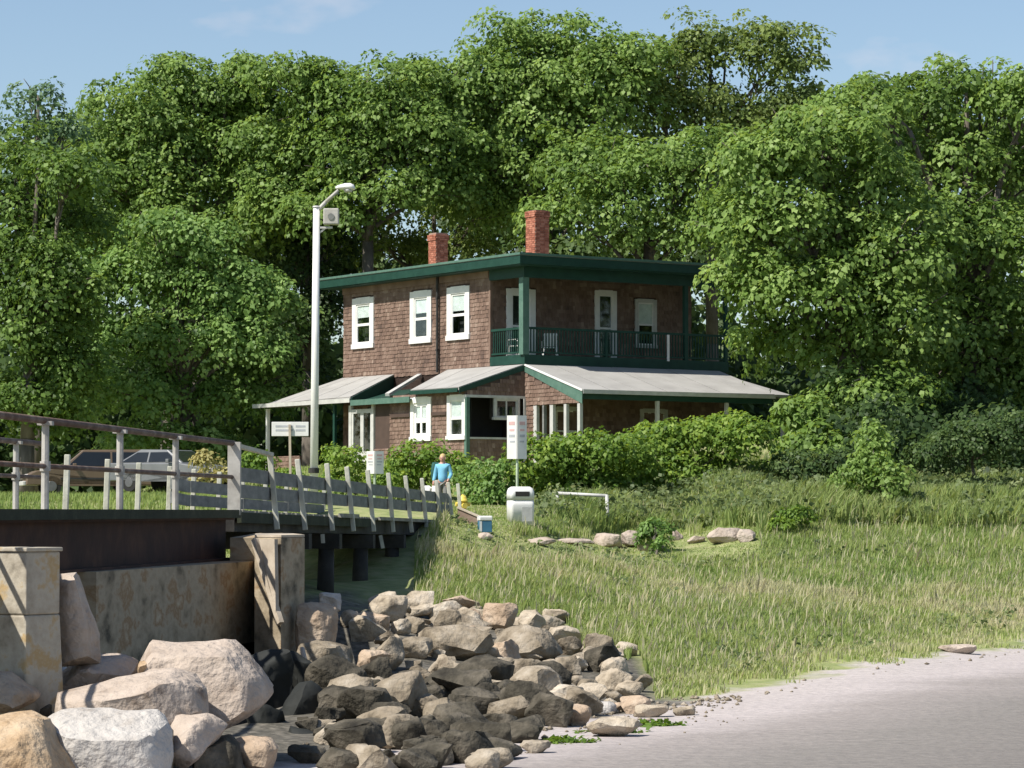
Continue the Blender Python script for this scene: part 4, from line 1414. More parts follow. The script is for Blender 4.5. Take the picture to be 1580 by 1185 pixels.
rock_outline('small yellowish block standing in the dark gap', z6([(1170, 1040), (1220, 1030), (1360, 1032), (1400, 1080), (1390, 1130), (1360, 1200), (1250, 1230), (1200, 1100)]), 31.4, .6, 'rock_tan', group=FG)
rock_outline('dark right face of the whitest boulder, built as a separate grey stone', z6([(690, 1060), (790, 950), (860, 1000), (872, 1150), (860, 1300), (700, 1300)]), 29.8, .8, 'rock_grey', group=FG)  # the white boulder's grey side modelled as its own stone
rock_outline('dark stone in the hollow between the left boulders', z6([(150, 880), (270, 850), (280, 930), (200, 960), (120, 930)]), 31.6, .8, 'rock_dark', group=FG)


def z7(a):
    return (420 + a[0] * .4304, 900 + a[1] * .4304, 420 + a[2] * .4304, 900 + a[3] * .4304)


SGp = 'rocks of the slope beside the bridge'
SL = [
    ((85, 68, 240, 206), 'rock_tan', 'squared tan granite block at the corner of the abutment', .95, 43.6),
    ((155, 32, 237, 70), 'rock_white', 'small pale stone on top of the squared tan block', .6, 44.4),
    ((95, 208, 300, 358), 'rock_grey', 'large grey block under the squared tan block', .9, 42.8),
    ((160, 362, 345, 512), 'rock_grey', 'grey block third down from the tan one, beside a dark hollow', .85, 41.0),
    ((270, 528, 415, 670), 'rock_grey', 'rounded grey boulder at the bottom edge right of the leaning pole', .5, 36.5),
    ((240, 95, 312, 168), 'rock_grey', 'small grey stone right of the squared tan block', .6, None),
    ((300, 105, 422, 192), 'rock_tan', 'reddish stone under the timber ramp', .6, None),
    ((448, 72, 590, 132), 'rock_pale', 'pale slab at the top of the rock slope below the ramp end', .7, None),
    ((560, 58, 682, 152), 'rock_pale', 'pale pointed rock at the top edge of the slope', .5, None),
    ((350, 188, 472, 322), 'rock_grey', 'round grey boulder with a shaded underside', .35, None),
    ((425, 128, 502, 192), 'rock_pale', 'small light stone behind the round grey boulder', .6, None),
    ((520, 150, 802, 285), 'rock_grey', 'broad grey boulder in the middle of the slope', .5, None),
    ((680, 90, 862, 168), 'rock_pale', 'long light boulder at the grass edge', .5, None),
    ((800, 150, 1056, 288), 'rock_grey', 'large flat boulder with a dark right end', .7, None),
    ((850, 118, 968, 165), 'rock_pale', 'low pale stone behind the large flat boulder', .6, None),
    ((990, 92, 1067, 142), 'rock_pale', 'pale jagged stone alone at the grass edge', .6, None),
    ((580, 250, 705, 352), 'rock_pale', 'light stone below the broad grey boulder', .6, None),
    ((700, 220, 812, 292), 'rock_grey', 'stone wedged between the broad boulder and the flat one', .6, None),
    ((665, 280, 792, 352), 'rock_pale', 'flat light stone in the centre of the slope', .7, None),
    ((835, 272, 992, 348), 'rock_grey', 'brown-grey slab below the large flat boulder', .7, None),
    ((1010, 258, 1112, 348), 'rock_grey', 'grey stone left of the hollowed boulder', .6, None),
    ((1118, 212, 1252, 328), 'rock_dark', 'boulder with a black shaded face near the grass', .75, None),  # shade on its hollow face painted as dark stone
    ((1222, 210, 1312, 265), 'rock_pale', 'light stone tucked behind the black-faced boulder', .6, None),
    ((1135, 312, 1272, 402), 'rock_pale', 'light boulder just below the black-faced one', .6, None),
    ((1225, 350, 1332, 412), 'rock_pale', 'pale stone at the right side of the slope', .7, None),
    ((350, 318, 562, 482), 'rock_grey', 'big grey boulder right of the dark hollow', .5, None),
    ((505, 360, 642, 442), 'rock_dark', 'dark wedge-shaped stone below the big grey boulder', .6, None),
    ((600, 355, 722, 422), 'rock_pale', 'pale flat stone right of the dark wedge', .7, None),
    ((700, 338, 852, 402), 'rock_pale', 'long low stone in the middle of the slope', .7, None),
    ((840, 350, 962, 432), 'rock_grey', 'dark-sided stone left of the sandy gap', .7, None),
    ((900, 322, 1002, 378), 'rock_pale', 'light squarish stone above the dark-sided one', .8, None),
    ((985, 335, 1082, 388), 'rock_pale', 'small light stone in a row of three', .6, None),
    ((1090, 362, 1202, 432), 'rock_pale', 'sloping light stone above the white slab', .6, None),
    ((1098, 420, 1238, 468), 'rock_white', 'white slab low on the right of the slope', .7, None),
    ((1250, 400, 1362, 472), 'rock_tan', 'tan squarish rock near the foot of the grass', .7, None),
    ((1300, 432, 1425, 484), 'rock_pale', 'pale rock at the foot of the slope by the sand', .6, None),
    ((1430, 438, 1512, 477), 'rock_pale', 'small pale rock alone on the sand edge', .6, None),
    ((1040, 428, 1142, 516), 'rock_tan', 'jagged tan rock standing on the sand', .5, None),
    ((1130, 478, 1335, 556), 'rock_pale', 'flat mossy slab lying on the sand', .6, None),
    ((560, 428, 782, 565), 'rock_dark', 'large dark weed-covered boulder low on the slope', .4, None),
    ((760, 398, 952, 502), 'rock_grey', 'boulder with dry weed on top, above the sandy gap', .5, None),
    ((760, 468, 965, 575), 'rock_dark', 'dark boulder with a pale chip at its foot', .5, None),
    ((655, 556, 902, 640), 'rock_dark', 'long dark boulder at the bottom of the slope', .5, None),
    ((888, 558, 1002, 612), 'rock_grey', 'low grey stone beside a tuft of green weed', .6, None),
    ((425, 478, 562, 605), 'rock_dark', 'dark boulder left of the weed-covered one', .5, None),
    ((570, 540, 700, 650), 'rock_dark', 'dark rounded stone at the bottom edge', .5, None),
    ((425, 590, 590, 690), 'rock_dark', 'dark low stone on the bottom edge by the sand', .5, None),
]
NAMED = [((z7(b)[0] + z7(b)[2]) / 2, (z7(b)[1] + z7(b)[3]) / 2, l_) for b, _, l_, _, _ in SL]


def loose_label(px, py, w, mt):
    cx, cy, l_ = min(NAMED, key=lambda r: (r[0] - px) ** 2 + ((r[1] - py) * 1.5) ** 2)
    dx, dy = px - cx, (py - cy) * 1.5
    side = ('left of' if dx < 0 else 'right of') if abs(dx) > abs(dy) else ('behind' if dy < 0 else 'in front of')
    tone = {'rock_dark': 'dark', 'rock_grey': 'grey', 'rock_pale': 'pale', 'rock_tan': 'tan'}[mt]
    size = 'tiny' if w < 24 else 'small' if w < 40 else 'medium' if w < 60 else 'large'
    ref = l_.split(',')[0]
    lab = f'{size} {tone} stone {side} the {ref}'
    return lab if len(lab.split()) <= 16 else f'{size} {tone} stone {side} the ' + ' '.join(ref.split()[:9])


for bx_, mt, lab, bxy, Y in SL:
    rock(lab, *z7(bx_), Y=Y, mat=mt, boxy=bxy, group=SGp)
# loose stones filling the slope between them, nearest rows last
rr = random.Random(5)
cnt = 0
while cnt < 190:
    px_, py_ = rr.uniform(470, 1040), rr.uniform(935, 1185)
    if py_ < rock_line(px_) + 14 or px_ > 1010 - (py_ - 1060) * .9 * (py_ > 1090) - 260 * (py_ > 1120):
        continue
    if px_ < 560 + (py_ - 950) * .1 and py_ < 1120:
        continue
    cnt += 1
    w = rr.uniform(22, 62) if cnt < 120 else rr.uniform(14, 34)
    h = w * rr.uniform(.5, .85)
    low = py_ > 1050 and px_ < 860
    mt_ = rr.choice(['rock_dark', 'rock_dark', 'rock_grey'] if low else ['rock_grey', 'rock_pale', 'rock_pale', 'rock_tan', 'rock_grey'])
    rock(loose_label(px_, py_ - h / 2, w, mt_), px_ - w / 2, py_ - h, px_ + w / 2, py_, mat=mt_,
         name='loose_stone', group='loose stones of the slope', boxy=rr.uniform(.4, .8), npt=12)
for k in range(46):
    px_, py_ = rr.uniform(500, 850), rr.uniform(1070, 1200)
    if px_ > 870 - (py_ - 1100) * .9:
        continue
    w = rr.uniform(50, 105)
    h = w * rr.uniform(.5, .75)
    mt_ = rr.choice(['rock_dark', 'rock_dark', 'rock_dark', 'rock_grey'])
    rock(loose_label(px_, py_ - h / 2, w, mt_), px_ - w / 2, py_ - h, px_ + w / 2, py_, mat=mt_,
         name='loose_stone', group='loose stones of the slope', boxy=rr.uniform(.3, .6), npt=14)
# wet boulders in the gap below the abutment, its deep shade painted into them
for k, (a, b, c, d, Y, lab) in enumerate(((380, 1000, 455, 1080, 40.5, 'black shaded boulder behind the largest pale boulder'), (430, 1050, 505, 1150, 38.0, 'weedy boulder painted with the shade of the gap beside the leaning pole'),
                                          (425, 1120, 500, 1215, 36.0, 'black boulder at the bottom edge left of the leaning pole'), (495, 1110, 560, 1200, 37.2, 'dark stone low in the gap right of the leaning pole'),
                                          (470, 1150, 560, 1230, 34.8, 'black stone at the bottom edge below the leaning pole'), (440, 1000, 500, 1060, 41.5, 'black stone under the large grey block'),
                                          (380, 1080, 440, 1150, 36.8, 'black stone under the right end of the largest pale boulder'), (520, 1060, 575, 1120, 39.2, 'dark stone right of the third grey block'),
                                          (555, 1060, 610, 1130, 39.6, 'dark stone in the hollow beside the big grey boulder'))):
    rock(lab, a, b, c, d, Y=Y, mat='weed_shade_stone', boxy=.5, group='dark boulders of the gap')
dup = {}
for o in COL.objects:
    if o.name.startswith('loose_stone') and o.parent is None:
        dup.setdefault(o['label'], []).append(o)
for lab, obs in dup.items():
    if len(obs) > 1:
        obs.sort(key=lambda o: o.location.x / o.location.y)
        words = {2: ['left-hand', 'right-hand'], 3: ['left-hand', 'middle', 'right-hand']}.get(len(obs), ['leftmost', 'second-from-left'] + ['inner'] * (len(obs) - 4) + ['second-from-right', 'rightmost'])
        for o, w_ in zip(obs, words):
            o['label'] = ' '.join((w_ + ' ' + lab).split()[:16])
# pebbles and bits of wrack on the sand by the slope and along the grass edge
npb = 2600
pbx = np.concatenate([rng.uniform(-2.5, 3.6, 1700), rng.uniform(2.5, 11, npb - 1700)])
pby = np.concatenate([rng.uniform(33.5, 44, 1700), 0 * rng.random(npb - 1700)])
k_ = pby == 0
pby[k_] = 35 + (pbx[k_] + 1.2) * 1.893 + rng.normal(size=k_.sum()) * .5 - .2
sp = shore(pbx, pby)
kp = (sp < .9) & (sp > -2.2 * rng.random(npb) ** 2) & ((pbx < 3.4) | (rng.random(npb) < .08))
pbx, pby = pbx[kp], pby[kp]
pr_ = .012 + .05 * rng.random(len(pbx)) ** 3
base_o = np.array([[1, 0, 0], [0, 1, 0], [-1, 0, 0], [0, -1, 0], [0, 0, .7], [0, 0, -.7]])
ang = rng.random(len(pbx)) * 6.28
co = base_o[None] * pr_[:, None, None] * rng.uniform(.7, 1.3, (len(pbx), 6, 3))
ca_, sa_ = np.cos(ang)[:, None], np.sin(ang)[:, None]
co = np.stack([co[..., 0] * ca_ - co[..., 1] * sa_, co[..., 0] * sa_ + co[..., 1] * ca_, co[..., 2]], -1)
co += np.stack([pbx, pby, ground_np(pbx, pby) + pr_ * .3], 1)[:, None]
tf = np.array([[0, 1, 4], [1, 2, 4], [2, 3, 4], [3, 0, 4], [1, 0, 5], [2, 1, 5], [3, 2, 5], [0, 3, 5]])
pf = (tf[None] + (np.arange(len(pbx)) * 6)[:, None, None]).reshape(-1, 3)
pe = link('beach_pebbles', np_mesh('beach_pebbles', co.reshape(-1, 3), pf, smooth=True), 'rock_grey')
tag(pe, 'small pebbles strewn on the sand along the foot of the rocks and grass', 'pebbles', kind='stuff')
mo = rng.normal(size=(60, 2)) * np.array([.17, .10])
mop = []
for cx_, cy_ in ((870, 1146), (945, 1130), (1002, 1120)):
    g_ = ground_hit(cx_, cy_)
    mop.append(mo + np.array([g_.x, g_.y]))
mop = np.concatenate(mop)
mP = np.stack([mop[:, 0], mop[:, 1], ground_np(mop[:, 0], mop[:, 1]) + .02], 1)
mo_ = link('beach_weed', leaves_mesh('beach_weed', mP, unit(rng.normal(size=mP.shape) * .4 + np.array([0, 0, 1])), np.full(len(mP), .09), 12, .07, np.full(len(mP), .35)), 'leaf_hedge')
tag(mo_, 'low green weed tufts on the sand beside the last rocks', 'weed', kind='stuff')
# stones of the low bank edge
BG = 'stones along the top of the grass bank'
for (a, b, c, d), lab in BANK:
    rock(lab, a, b, c, d, mat='rock_pink', boxy=.85, group=BG, amp=.03, name='bank_stone')


# ------------------------------------------------------------------ bridge
def near(d, off=0.0):
    """point on the near edge of the bridge at distance d; off metres to the left (away)"""
    return Vector((-5.96 + (d - 33.5) * .1126 - .994 * off, d + .112 * off, 0))


def deckz(d):
    return 3.03 if d < 47 else 3.03 - (d - 47) / 26 * .27


br = thing('steel_footbridge', near(40, 1.6), 0, 'rusty steel girder footbridge with pipe rails over the boulders at left', 'bridge')


def bb(root, name, mat, fn, parent=None, **k):
    m = MB()
    fn(m)
    o_ = root.location
    m.v = [tuple(Vector(p) - o_) for p in m.v]
    return m.build(name, mat, parent or root, **k)


def P3(d, off, z):
    p = near(d, off)
    return Vector((p.x, p.y, z))


WID = 3.2
for off in (0.1, WID - .1):
    bb(br, 'girder', 'rust_steel', lambda m: (m.beam(P3(27, off, 2.575), P3(46.6, off, 2.575), .03, .60), m.beam(P3(27, off, 2.255), P3(46.6, off, 2.255), .30, .04),
                                              m.beam(P3(27, off, 2.895), P3(46.6, off, 2.895), .30, .04)))
    g_ = br.children[-1]
    for k in range(9):
        d = 28.2 + k * 2.25
        bb(br, 'stiffener', 'rust_steel', lambda m: m.beam(P3(d, off + .07, 2.29), P3(d, off + .07, 2.86), .11, .025, up=(0.1, 1, 0)), g_)
bb(br, 'deck_edge', 'moss_wood', lambda m: m.beam(P3(27, -.07, 2.97), P3(46.8, -.07, 2.97), .1, .13))
pl_me = MB().box(-.105, .105, -WID / 2 - .05, WID / 2 + .05, -.05, 0).mesh('plank')


def lay_planks(root, d0, d1):
    d = d0
    ang = math.atan2(.1126, 1)
    while d < d1:
        o = link('plank', pl_me, 'deck_wood', root)
        c = P3(d, WID / 2 + random.uniform(-.02, .02), deckz(d) + random.uniform(-.004, .004))
        o.location = c - root.location
        slope = 0 if d < 47 else math.atan(.27 / 26)
        # local y runs across the deck, local x along it (near to far)
        o.rotation_euler = (0, slope, PI / 2 - ang)
        d += .222


lay_planks(br, 30, 46.8)
# pipe rails: posts, top rail, middle rail on both sides
for off, ds in ((0.0, (32.0, 35.7, 39.4, 42.7)), (WID - .05, (41.8, 45.3))):
    bb(br, 'top_rail', 'rail_steel', lambda m: m.cyl(P3(29, off, 4.13), P3(46.8, off, 4.10), .045, .045, 10), smooth=True)
    bb(br, 'middle_rail', 'rail_steel', lambda m: m.cyl(P3(29, off, 3.56), P3(46.8, off, 3.56), .032, .032, 8), smooth=True)
    for d in ds:
        bb(br, 'rail_post', 'post_steel', lambda m: m.cyl(P3(d, off, 2.98), P3(d, off, 4.1), .05, .045, 8).box(*[v for c, r in ((P3(d, off, 0).x, .09), (P3(d, off, 0).y, .09)) for v in (c - r, c + r)], 4.06, 4.11)
           .cyl(P3(d, off, 3.5), P3(d, off, 3.62), .066, .066, 8), smooth=False)
bb(br, 'end_post', 'post_steel', lambda m: m.beam(P3(46.75, -.02, 2.95), P3(46.75, -.02, 4.12), .2, .2, up=(0, 1, 0)))

# timber ramp running on to the shore
rp = thing('timber_ramp', near(60, 1.6), 0, 'weathered grey timber ramp on dark piles with a slatted board rail', 'bridge')
for off in (.12, WID / 2, WID - .12):
    bb(rp, 'stringer', 'dark_wood', lambda m: m.beam(P3(47, off, deckz(47) - .20), P3(73.2, off, deckz(73.2) - .20), .18, .29))
bb(rp, 'deck_edge', 'moss_wood', lambda m: m.beam(P3(47, -.05, deckz(47) - .12), P3(60, -.05, deckz(60) - .12), .07, .17))
bb(rp, 'deck_edge', 'deck_wood', lambda m: m.beam(P3(56.2, -.10, deckz(56.2) - .0), P3(58.2, -.10, deckz(58.2) - .0), .08, .08).beam(P3(61, -.10, deckz(61) - .02), P3(72.6, -.10, deckz(72.6) - .02), .08, .07))
lay_planks(rp, 47.1, 73.2)
for i, d in enumerate((49.7, 52.3, 55.1, 57.5, 60, 62.6, 65.3, 67.7, 70.1, 72.4, 74.0)):
    ln = .13 + .02 * math.sin(i * 2.3)
    bb(rp, 'rail_post', 'post_wood', lambda m: m.beam(P3(d, -.14, deckz(d) - .30), P3(d, -.14 + ln, deckz(d) + .97), .09, .13, up=(0, 1, 0)), bevel=.012)
for i, d in enumerate((48.6, 51.3, 53.6, 56.1, 58.2, 60.6, 63, 65.5, 68, 70.5, 73)):
    bb(rp, 'rail_post', 'post_wood', lambda m: m.beam(P3(d, WID + .06, deckz(d) - .30), P3(d, WID + .02, deckz(d) + .95), .09, .13, up=(0, 1, 0)), bevel=.012)
dd = [46.95, 52.35, 57.55, 62.65, 67.75, 72.6]
for a, b in zip(dd[:-1], dd[1:]):
    for z0, z1, jo in ((.47, .70, .0), (.20, .42, .012)):
        bb(rp, 'rail_board', 'grey_wood', lambda m: m.beam(P3(a + .02, -.035 + z0 * .12 + jo, deckz(a) + (z0 + z1) / 2), P3(b - .02, -.035 + z0 * .12 + jo, deckz(b) + (z0 + z1) / 2 - .01), .04, z1 - z0))
        if b > 56:
            bb(rp, 'rail_board', 'grey_wood', lambda m: m.beam(P3(max(a, 55.9) + .02, WID - .04, deckz(a) + (z0 + z1) / 2), P3(b - .02, WID - .04, deckz(b) + (z0 + z1) / 2 - .01), .04, z1 - z0))
bb(rp, 'hand_rail', 'post_wood', lambda m: m.beam(P3(46.85, -.05, 4.06), P3(49.75, -.02, 3.98), .1, .06))
for d in (52.6, 55.8, 59.8, 64.0, 68.5):
    bb(rp, 'pile_cap', 'dark_wood', lambda m: m.beam(P3(d, -.18, deckz(d) - .50), P3(d, WID + .18, deckz(d) - .50), .30, .28))
    for off in (.12, WID / 2, WID - .12):
        p = near(d, off)
        gz = ground(p.x, p.y)
        if gz < deckz(d) - .64:
            bb(rp, 'pile', 'dark_wood', lambda m: m.cyl((p.x, p.y, gz - .3), (p.x + .02, p.y, deckz(d) - .63), .17, .15, 12), smooth=True)
for a, b in ((52.6, 55.8), (55.8, 59.8))[:0]:
    bb(rp, 'brace', 'dark_wood', lambda m: m.beam(P3(a, -.08, deckz(a) - .62), P3(b, -.08, deckz(b) - 1.25), .05, .16))
bb(rp, 'fender_plank', 'dark_wood', lambda m: m.beam(P3(66.2, -.16, deckz(66) - .52), P3(74.0, -.16, deckz(74) - .56), .06, .34))
bb(rp, 'fender_plank', 'dark_wood', lambda m: m.beam(P3(66.6, -.163, deckz(66) - .90), P3(73.4, -.163, deckz(74) - .94), .06, .30))
for px_, py_, q, e in ((481, 824, 481, 838), (572, 826, 575, 846)):
    a, b = at(px_, py_, 54.5 if px_ < 500 else 60.2), at(q + 1, e, 54.5 if px_ < 500 else 60.2)
    bb(rp, 'bolt_strap', 'post_wood', lambda m: m.beam(a + Vector((.2, 0, 0)), b + Vector((.2, 0, 0)), .07, .05, up=(0, 1, 0)))
e0, e1 = at(700, 828, 74), at(712, 858, 73.6)
bb(rp, 'leaning_stake', 'post_wood', lambda m: m.beam(e0, e1, .1, .08, up=(0, 1, 0)))

# abutment: stained wall, end pilaster, sunlit patches built as pale boards, wet footing darkened for shade
ab = thing('concrete_abutment', (-4.6, 43, 0), 0, 'dark stained concrete abutment wall under the girder', 'wall')
W0, W1 = Vector((-5.32, 37.4, 0)), Vector((-3.72, 47.4, 0))


def wp(t, z, o=0):
    p = W0.lerp(W1, t)
    return Vector((p.x + o, p.y - o * .16, z))


bb(ab, 'wall_face', 'concrete', lambda m: m.prism([wp(0, .98), wp(1, .98), wp(1, 2.235), wp(0, 2.235)], (-.6, .1, 0)))
bb(ab, 'wall_cap', 'concrete', lambda m: m.prism([wp(.82, 2.24), wp(1, 2.24), wp(1, 2.66), wp(.82, 2.60)], (-.4, .06, 0)))
bb(ab, 'footing', 'weed_shade_stone', lambda m: m.prism([wp(-.1, -.3, -.12), wp(1.0, -.3, -.12), wp(1.0, .975, -.12), wp(-.1, .975, -.12)], (-.5, .1, 0)))  # shade below the wall painted in with the wet weed
BA, BB, BC = at(393, 829, 43.9), at(434, 829, 43.3), at(470, 829, 44.4)
bq = [Vector((BA.x, BA.y, 0)), Vector((BB.x, BB.y, 0)), Vector((BC.x, BC.y, 0)), Vector((BC.x - .45, BC.y + 3.0, 0)), Vector((BA.x - .25, BA.y + 3.0, 0))]
bb(ab, 'buttress', 'concrete', lambda m: m.prism([p + Vector((0, 0, .2)) for p in bq], (0, 0, BA.z - .2)), bevel=.02)
bb(ab, 'buttress_cap', 'pale_timber', lambda m: m.prism([p + Vector((0, 0, BA.z + .003)) for p in bq], (0, 0, .035)))
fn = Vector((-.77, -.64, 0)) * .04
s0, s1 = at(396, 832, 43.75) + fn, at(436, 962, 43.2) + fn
bb(ab, 'sunlit_patch', 'pale_timber', lambda m: m.beam(s0, s1, .09, .08, up=(-.77, -.64, 0)))  # sunlit strip of the buttress face, painted as a pale board
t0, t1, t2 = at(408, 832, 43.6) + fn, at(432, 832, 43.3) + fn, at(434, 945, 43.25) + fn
bb(ab, 'sunlit_patch', 'pale_timber', lambda m: m.prism([t0, t1, t2], fn * 1.5))  # sunlit wedge of the same face, also painted as a pale board
lp0, lp1 = at(466, 1002, 42.5), at(520, 1190, 37.6)
pole = thing('leaning_pole', (lp1.x, lp1.y, lp1.z), 0, 'thin pale pole leaning against the dark footing below the granite blocks', 'pole')
bb(pole, 'shaft', 'pale_timber', lambda m: m.cyl(lp1 - Vector((0, 0, .3)), lp0, .05, .042, 9), smooth=True)
lp2, lp3 = at(598, 1050, 41.5), at(594, 1190, 37.2)

# concrete pier stub at the left edge
pr = thing('concrete_pier', at(40, 1030, 31.6), 0, 'square lichen-stained concrete pier at the left edge beside the boulders', 'pier')
A0 = Vector((at(41, 850, 31.2).x, 31.2))


def pier(m, z0, z1, w0, w1):
    e1, e2 = Vector((-.82, .57)), Vector((.57, .82))
    lo, hi = [], []
    for lst, z, g in ((lo, z0, w0), (hi, z1, w1)):
        c = A0 + Vector((0, -.0))
        for a, b in ((0 - g, 0 - g), (1.1 + g, 0 - g), (1.1 + g, .52 + g), (0 - g, .52 + g)):
            q = c + e1 * a + e2 * b
            lst.append((q.x, q.y, z))
    m.add(lo + hi, [(0, 1, 2, 3), (4, 7, 6, 5), (0, 4, 5, 1), (1, 5, 6, 2), (2, 6, 7, 3), (3, 7, 4, 0)])


bb(pr, 'shaft', 'pier_concrete', lambda m: pier(m, 1.90, 2.575, 0, 0), bevel=.02)
bb(pr, 'base', 'pier_concrete', lambda m: pier(m, .1, 1.897, .07, .002), bevel=.02)
bb(pr, 'cap', 'pier_concrete', lambda m: pier(m, 2.576, 2.62, .02, .02), bevel=.01)
rock_outline('upright pale granite stone between the pier and the abutment wall', z6([(268, 212), (385, 200), (410, 300), (500, 535), (510, 690), (300, 690), (285, 380)]), 32.2, .6, 'rock_pink',
             name='upright_stone', front=.92, drop=.0)

# ------------------------------------------------------------------ lamp post with meter box
LB = at(484, 745, 80)
gz = ground(LB.x, LB.y)
LB.z = gz
lamp = thing('lamp_post', LB, 0, 'tall white street lamp post with a grey meter box near the top', 'lamp post')
topz = at(484, 320, 80).z - gz
MB().cyl((0, 0, -.3), (.06, 0, topz), .115, .095, 14).build('pole', 'white', lamp, smooth=True)
MB().cyl((0, 0, at(484, 730, 80).z - gz), (0, 0, at(484, 722, 80).z - gz), .15, .15, 14).build('band', 'dark_wood', lamp)
MB().cyl((.06, 0, topz), (.06, 0, topz + .04), .12, .10, 14).build('cap', 'dull_white', lamp)
k80 = 80 / FPX
MB().tube([(.06, 0, topz - .12), (.06 + 14 * k80, -.05, topz + 8 * k80), (.06 + 34 * k80, -.1, topz + 26 * k80)], [.06, .055, .045], 8).build('arm', 'post_steel', lamp, smooth=True)
hx, hz = .06 + 46 * k80, topz + 30 * k80
m = MB()
rings = [(-.30, .06, 0), (-.22, .10, .01), (-.05, .15, .02), (.10, .17, .015), (.20, .13, 0), (.24, .04, -.02)]
vs, fs = [], []
for (x, r, z) in rings:
    for i in range(12):
        a = 2 * PI * i / 12
        vs.append((hx + x, math.cos(a) * r * 1.05, hz + z + math.sin(a) * r * (.75 if math.sin(a) > 0 else .45)))
for j in range(len(rings) - 1):
    for i in range(12):
        fs.append((j * 12 + i, (j + 1) * 12 + i, (j + 1) * 12 + (i + 1) % 12, j * 12 + (i + 1) % 12))
fs += [tuple(range(12)), tuple(reversed(range(60, 72)))]
m.add(vs, fs)
hd = m.build('lamp_head', 'white', lamp, smooth=True)
MB().cyl((hx + .05, 0, hz - .12), (hx + .05, 0, hz - .04), .09, .14, 12).build('lens', 'dull_white', hd, smooth=True)
bxm = MB().box(14 * k80, 38 * k80, -.14, .14, topz - 27 * k80, topz - 2 * k80).build('meter_box', 'post_steel', lamp, bevel=.03)
MB().cyl((26 * k80, -.141, topz - 15 * k80), (26 * k80, -.16, topz - 15 * k80), .09, .09, 14).build('dial', 'grey_wood', bxm)
MB().box(.0, 28 * k80, -.05, .05, topz - 33 * k80, topz - 30 * k80).build('bracket', 'dull_white', lamp)
MB().beam((.08, 0, topz - 42 * k80), (16 * k80, 0, topz - 33 * k80), .05, .05).build('bracket_strut', 'dull_white', lamp)

# ------------------------------------------------------------------ signs
M['pink_print'] = flat_mat('faded_red_print', (.62, .40, .38), 0.7)
M['grey_print'] = flat_mat('grey_print', (.42, .43, .45), 0.7)


def print_rows(o, ax, nrm, rows, parent):
    """flat rows of worn print on a board"""
    o, ax, nrm = Vector(o), Vector(ax), Vector(nrm)
    for x0, x1, z0, z1, mt in rows:
        p = [o + ax * x0 + Vector((0, 0, z0)), o + ax * x1 + Vector((0, 0, z0)), o + ax * x1 + Vector((0, 0, z1)), o + ax * x0 + Vector((0, 0, z1))]
        MB().prism([q + nrm * .001 for q in p], nrm * .003).build('print', mt, parent)


def v_sign(px_, ptop, pbot, pl, pr_, Y, label, post_bot, name='notice_sign'):
    b = at(px_, 700, Y)
    b.z = ground(b.x, b.y)
    t = thing(name, b, 0, label, 'sign', 'white notice signs by the bridge')
    zt, zb = at(px_, ptop, Y).z - b.z, at(px_, pbot, Y).z - b.z
    MB().cyl((0, .1, -.3), (0, .1, zt - .05), .035, .035, 8).build('post', 'pale_post', t)
    k = Y / FPX
    wl_, wr = (px_ - pl) * k, (pr_ - px_) * k
    for sgn, w, ang in ((-1, wl_, 20), (1, wr, 30)):
        ax = Vector((sgn * 1.0, math.tan(R(ang)), 0))
        nrm = Vector((sgn * math.sin(R(ang)), -math.cos(R(ang)), 0))
        ad = ax.normalized()
        L = w / abs(ad.x)
        o = Vector((sgn * .012, 0, zb))
        h = zt - zb
        p = [o, o + ad * L, o + ad * L + Vector((0, 0, h)), o + Vector((0, 0, h))]
        bo = MB().prism(p, -nrm * .03).build('board', 'white', t)
        print_rows(o, ad, nrm, [(L * .2, L * .82, h * .78, h * .86, 'pink_print'), (L * .25, L * .75, h * .64, h * .69, 'pink_print'), (L * .2, L * .8, h * .50, h * .56, 'grey_print'),
                                (L * .2, L * .7, h * .38, h * .42, 'grey_print')], bo)
    return t


M['pale_post'] = flat_mat('pale_green_post', (.42, .50, .36), 0.6)
v_sign(798, 641, 708, 783, 812, 75.5, 'tall white two-panel notice sign on a post behind the trash can', 752)
v_sign(578, 696, 731, 566, 591, 80, 'smaller white two-panel notice in the shrubs left of the person', 752)
hs_ = at(447, 700, 88)
hs_.z = ground(hs_.x, hs_.y)
t = thing('board_sign', hs_, 0, 'long white board sign on a single post beside the lamp post', 'sign')
zt, zb = at(447, 651, 88).z - hs_.z, at(447, 673, 88).z - hs_.z
k88 = 88 / FPX
bo = MB().box(-28 * k88, 29 * k88, .0, .05, zb, zt).build('board', 'white', t, bevel=.01)
for z_, mt in ((.30, 'grey_print'), (.18, 'grey_print')):
    MB().box(-22 * k88, 5 * k88, -.004, -.001, zb + z_ - .03, zb + z_ + .03).build('print', mt, bo)
    MB().box(9 * k88, 24 * k88, -.004, -.001, zb + z_ - .03, zb + z_ + .03).build('print', mt, bo)
MB().beam((.04, -.04, -.2), (0, -.04, zt - .08), .07, .07, up=(0, 1, 0)).build('post', 'pale_timber', t)

# ------------------------------------------------------------------ trash can
tb = at(803, 803, 72.6)
tb.z = ground(tb.x, tb.y)
can = thing('trash_can', tb, R(12), 'white plastic trash can with a dark slot at the edge of the grass', 'trash can')
k72 = 72.6 / FPX
topc = at(803, 751, 72.6).z - tb.z


def rsq(w, d, r, z, n=6):
    out = []
    for sx, sy, a0 in ((1, 1, 0), (-1, 1, 90), (-1, -1, 180), (1, -1, 270)):
        for i in range(n):
            a = R(a0 + 90 * i / (n - 1))
            out.append((sx * (w / 2 - r) + math.cos(a) * r, sy * (d / 2 - r) + math.sin(a) * r, z))
    return out


